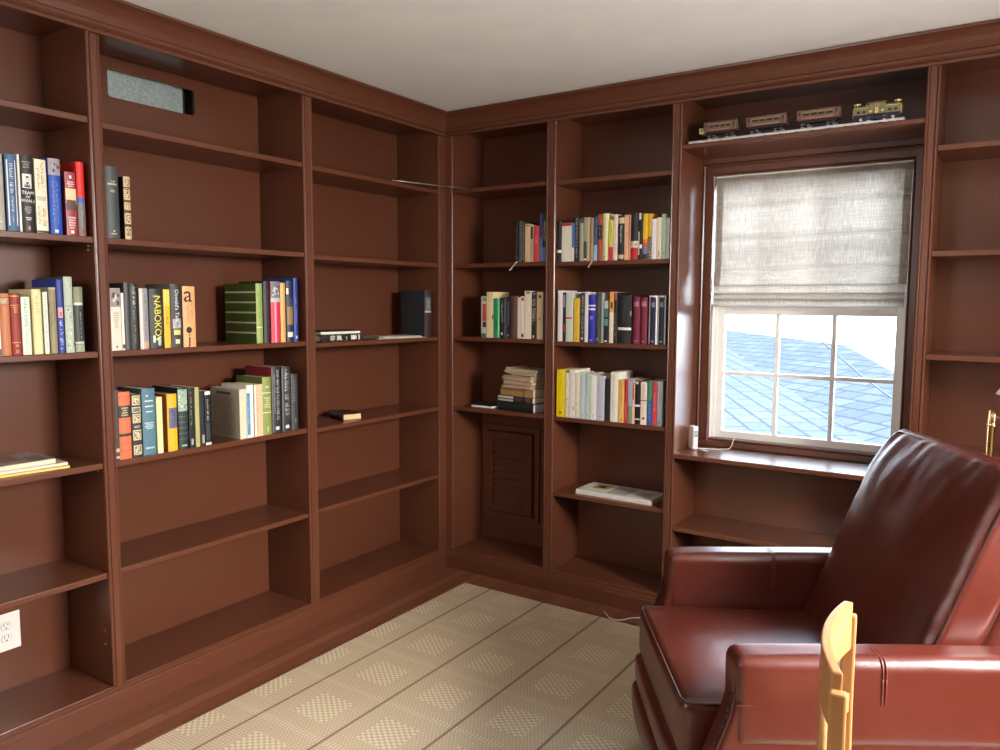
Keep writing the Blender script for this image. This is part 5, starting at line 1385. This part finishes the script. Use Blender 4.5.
# ------------------------------------------------------------------ brass floor lamp behind the recliner
L = thing('floor_lamp', 'brass reading floor lamp with pale shade behind the recliner', 'lamp', (2.517, -.396, 0))
BR = M['brass']
MB().lathe([(.115, .009), (.115, .015), (.10, .022), (.03, .030), (.014, .045), (.010, .06)], 32).build('base', BR, L, smooth=True, world=False)
MB().lathe([(.0075, .05), (.0075, 1.065), (.0095, 1.066), (.0095, 1.072), (.0065, 1.075), (.0085, 1.082), (.0085, 1.098), (.0075, 1.104), (.005, 1.112), (.001, 1.115)], 18).build('pole', BR, L, smooth=True, world=False)
mb = MB(); mb.tube([(-.013, -.004, .05), (-.013, -.004, 1.068)], .0026, 8); mb.tube([(-.013, -.004, 1.066), (-.011, -.004, 1.118)], .0028, 8); mb.lathe([(.004, 0), (.0046, .004), (.004, .008)], 10, at=(-.013, -.004, 1.068)); mb.box(-.015, .0, -.005, -.002, 1.07, 1.074)
mb.build('slide_rod', BR, L, smooth=False, world=False)
mb = MB(); mb.tube([(0, 0, 1.098), (.05, .0, 1.094), (.100, .0, 1.090), (.112, 0, 1.097), (.112, 0, 1.15)], .0042, 10); arm = mb.build('arm', BR, L, smooth=True, world=False)
mb = MB()
pr = [(.110, 1.152), (.108, 1.156), (.060, 1.235), (.052, 1.240), (.051, 1.237), (.058, 1.232), (.105, 1.156), (.108, 1.151)]
vs, fs = [], []
n = 36
for r, z in pr:
    for k in range(n):
        w = 2 * PI * k / n; vs.append((.112 + r * math.cos(w), r * math.sin(w), z + .022))
m = len(pr)
for i in range(m):
    for k in range(n): fs.append((i * n + k, i * n + (k + 1) % n, ((i + 1) % m) * n + (k + 1) % n, ((i + 1) % m) * n + k))
mb.add(vs, fs).build('shade', flat('#e2d8c2', .6), L, smooth=True, world=False)
mb = MB(); mb.lathe([(.012, 1.125), (.014, 1.15), (.010, 1.165), (.022, 1.185), (.022, 1.2), (.008, 1.22)], 16, at=(.112, 0, .022)); mb.tube([(.112 - .055, 0, 1.2595), (.112, 0, 1.24), (.112 + .055, 0, 1.2595)], .002, 6); mb.build('bulb_holder', BR, L, smooth=True, world=False)

# thin white cord on the floor by the window wall and an upright plug end beside the recliner
mb = MB()
mb.tube(spline([Vector(v) for v in ((1.02, -.10, .0035), (1.055, -.135, .0035), (1.07, -.15, .0035), (1.10, -.155, .0035), (1.13, -.14, .0035), (1.16, -.09, .0035), (1.24, -.05, .0035), (1.34, -.06, .0035), (1.42, -.10, .0035), (1.50, -.13, .0035))]), .0022, 6)
tag(mb.build('cord', M['vinyl'], smooth=True), 'thin white cord lying on the floor between rug and window bookcase', 'cord')

# ------------------------------------------------------------------ outside: the neighbour's slate roof
CAMP = Vector((2.5554, -3.3038, 1.4529))
NB = thing('neighbour_house', 'neighbouring house with a pale slate roof seen through the window', 'house', (1.0, 12.0, -3.0))
def roof_plane(name, quad, row_dir, mat, thick=.12):
    """quad: world points on one plane; shingle rows run along row_dir"""
    q = [Vector(p) for p in quad]
    n = (q[1] - q[0]).cross(q[2] - q[0]).normalized()
    if n.dot(CAMP - q[0]) < 0: n.negate()
    X = Vector(row_dir); X = (X - n * X.dot(n)).normalized(); Y = n.cross(X)
    mw = Matrix(((X.x, Y.x, n.x, q[0].x), (X.y, Y.y, n.y, q[0].y), (X.z, Y.z, n.z, q[0].z), (0, 0, 0, 1)))
    inv = mw.inverted()
    loc = [inv @ p for p in q]
    k = len(q)
    vs = [(p.x, p.y, p.z) for p in loc] + [(p.x, p.y, p.z - thick) for p in loc]
    fs = [tuple(range(k)), tuple(range(2 * k - 1, k - 1, -1))] + [(i, k + i, k + (i + 1) % k, (i + 1) % k) for i in range(k)]
    mb = MB().add(vs, fs)
    o = mb.build(name, mat, NB, world=False)
    o.matrix_parent_inverse = wm(NB).inverted()
    o.location = mw.to_translation(); o.rotation_euler = mw.to_euler()
    return o
for nm, quad, rd in ROOFS: roof_plane(nm, quad, rd, M['shingle'])
MB().box(-7.5, 3.5, 5.0, 24, -3.0, -1.6, 0, Matrix.Identity(4)).build('wall', M['wall'], NB)
for pts, lab in WIRES:
    mb = MB(); mb.tube([Vector(p) for p in pts], .007, 6)
    tag(mb.build('overhead_wire', flat('#2a2e38', .6), smooth=True), lab, 'wire')
o = MB().box(-60, 60, .6, 90, -3.2, -3.0).build('ground', flat('#8d9090', .9)); struct(o)

# ------------------------------------------------------------------ light
w = bpy.data.worlds.new('daylight'); SC.world = w; w.use_nodes = True
nt = w.node_tree; bg = nt.nodes['Background']
tc = nt.nodes.new('ShaderNodeTexCoord'); sx = nt.nodes.new('ShaderNodeSeparateXYZ'); rp = nt.nodes.new('ShaderNodeValToRGB')
nt.links.new(tc.outputs['Generated'], sx.inputs[0]); nt.links.new(sx.outputs[2], rp.inputs[0])
rp.color_ramp.elements[0].position = 0; rp.color_ramp.elements[0].color = (.93, .96, 1, 1)
rp.color_ramp.elements[1].position = .7; rp.color_ramp.elements[1].color = (.62, .78, 1, 1)
nt.links.new(rp.outputs[0], bg.inputs['Color'])
# broad bright haze round the hidden sun, off to the right of the window
sun = Vector((.80, .48, .42)).normalized()
dt = nt.nodes.new('ShaderNodeVectorMath'); dt.operation = 'DOT_PRODUCT'; dt.inputs[1].default_value = sun
nt.links.new(tc.outputs['Generated'], dt.inputs[0])
def wmath(op, a, b_):
    n_ = nt.nodes.new('ShaderNodeMath'); n_.operation = op
    for i, x in enumerate((a, b_)):
        if isinstance(x, (int, float)): n_.inputs[i].default_value = x
        else: nt.links.new(x, n_.inputs[i])
    return n_.outputs[0]
glow = wmath('POWER', wmath('MAXIMUM', dt.outputs['Value'], 0.0), 5.0)
nt.links.new(wmath('ADD', wmath('MULTIPLY', glow, SKY * GLOW), SKY), bg.inputs['Strength'])
def area(name, loc, rot, sx_, sy_, power, col, portal=False):
    d = bpy.data.lights.new(name, 'AREA'); d.shape = 'RECTANGLE'; d.size = sx_; d.size_y = sy_; d.energy = power; d.color = col
    if portal: d.cycles.is_portal = True
    o = bpy.data.objects.new(name, d); COL.objects.link(o); o.location = loc; o.rotation_euler = rot
    return o
area('window_portal', (1.774, .50, 1.42), (-PI / 2, 0, 0), .82, 1.24, 0, (1, 1, 1), True)
yc = (RY0 + RY1) / 2
area('window_daylight', (XR + 1.0, yc, 2.45), (0, math.radians(62), 0), 1.7, 1.6, P_RIGHT, (1.0, .95, .90))
area('window_bounce', (XR + .10, yc, (RZ0 + RZ1) / 2), (0, PI / 2 + .35, 0), RZ1 - RZ0, RY1 - RY0, P_BOUNCE, (1.0, .94, .88))
area('window_daylight', ((FX0 + FX1) / 2, YF - .06, (FZ0 + FZ1) / 2), (PI / 2, 0, 0), FX1 - FX0, FZ1 - FZ0, P_FRONT, (.97, .98, 1.0))
area('ceiling_fill', (XR + .75, yc, .25), (0, math.radians(135), 0), 1.2, 1.5, P_CEILING, (.96, .99, 1.0))  # added up-light, brightens the ceiling through the side window

# ------------------------------------------------------------------ camera
cd = bpy.data.cameras.new('camera'); cam = bpy.data.objects.new('camera', cd); COL.objects.link(cam)
cd.sensor_width = 36; cd.sensor_fit = 'HORIZONTAL'; cd.lens = 36 * .76925; cd.clip_start = .05
r_ = Vector((0.83193326, 0.5548562, 0.00465291)); u_ = Vector((-0.05530488, 0.07457274, 0.99568081)); f_ = Vector((-0.55211269, 0.82859731, -0.0927258))
cam.matrix_world = Matrix(((r_.x, u_.x, -f_.x, CAMP.x), (r_.y, u_.y, -f_.y, CAMP.y), (r_.z, u_.z, -f_.z, CAMP.z), (0, 0, 0, 1)))
SC.camera = cam
vs_ = SC.view_settings
vs_.view_transform = 'Standard'; vs_.look = 'None'; vs_.gamma = 1; vs_.use_curve_mapping = False; vs_.exposure = EXPOSURE
SC.display_settings.display_device = 'sRGB'
SC.cycles.use_denoising = True
SC.cycles.max_bounces = 8; SC.cycles.diffuse_bounces = 5
SC.cycles.sample_clamp_indirect = 6
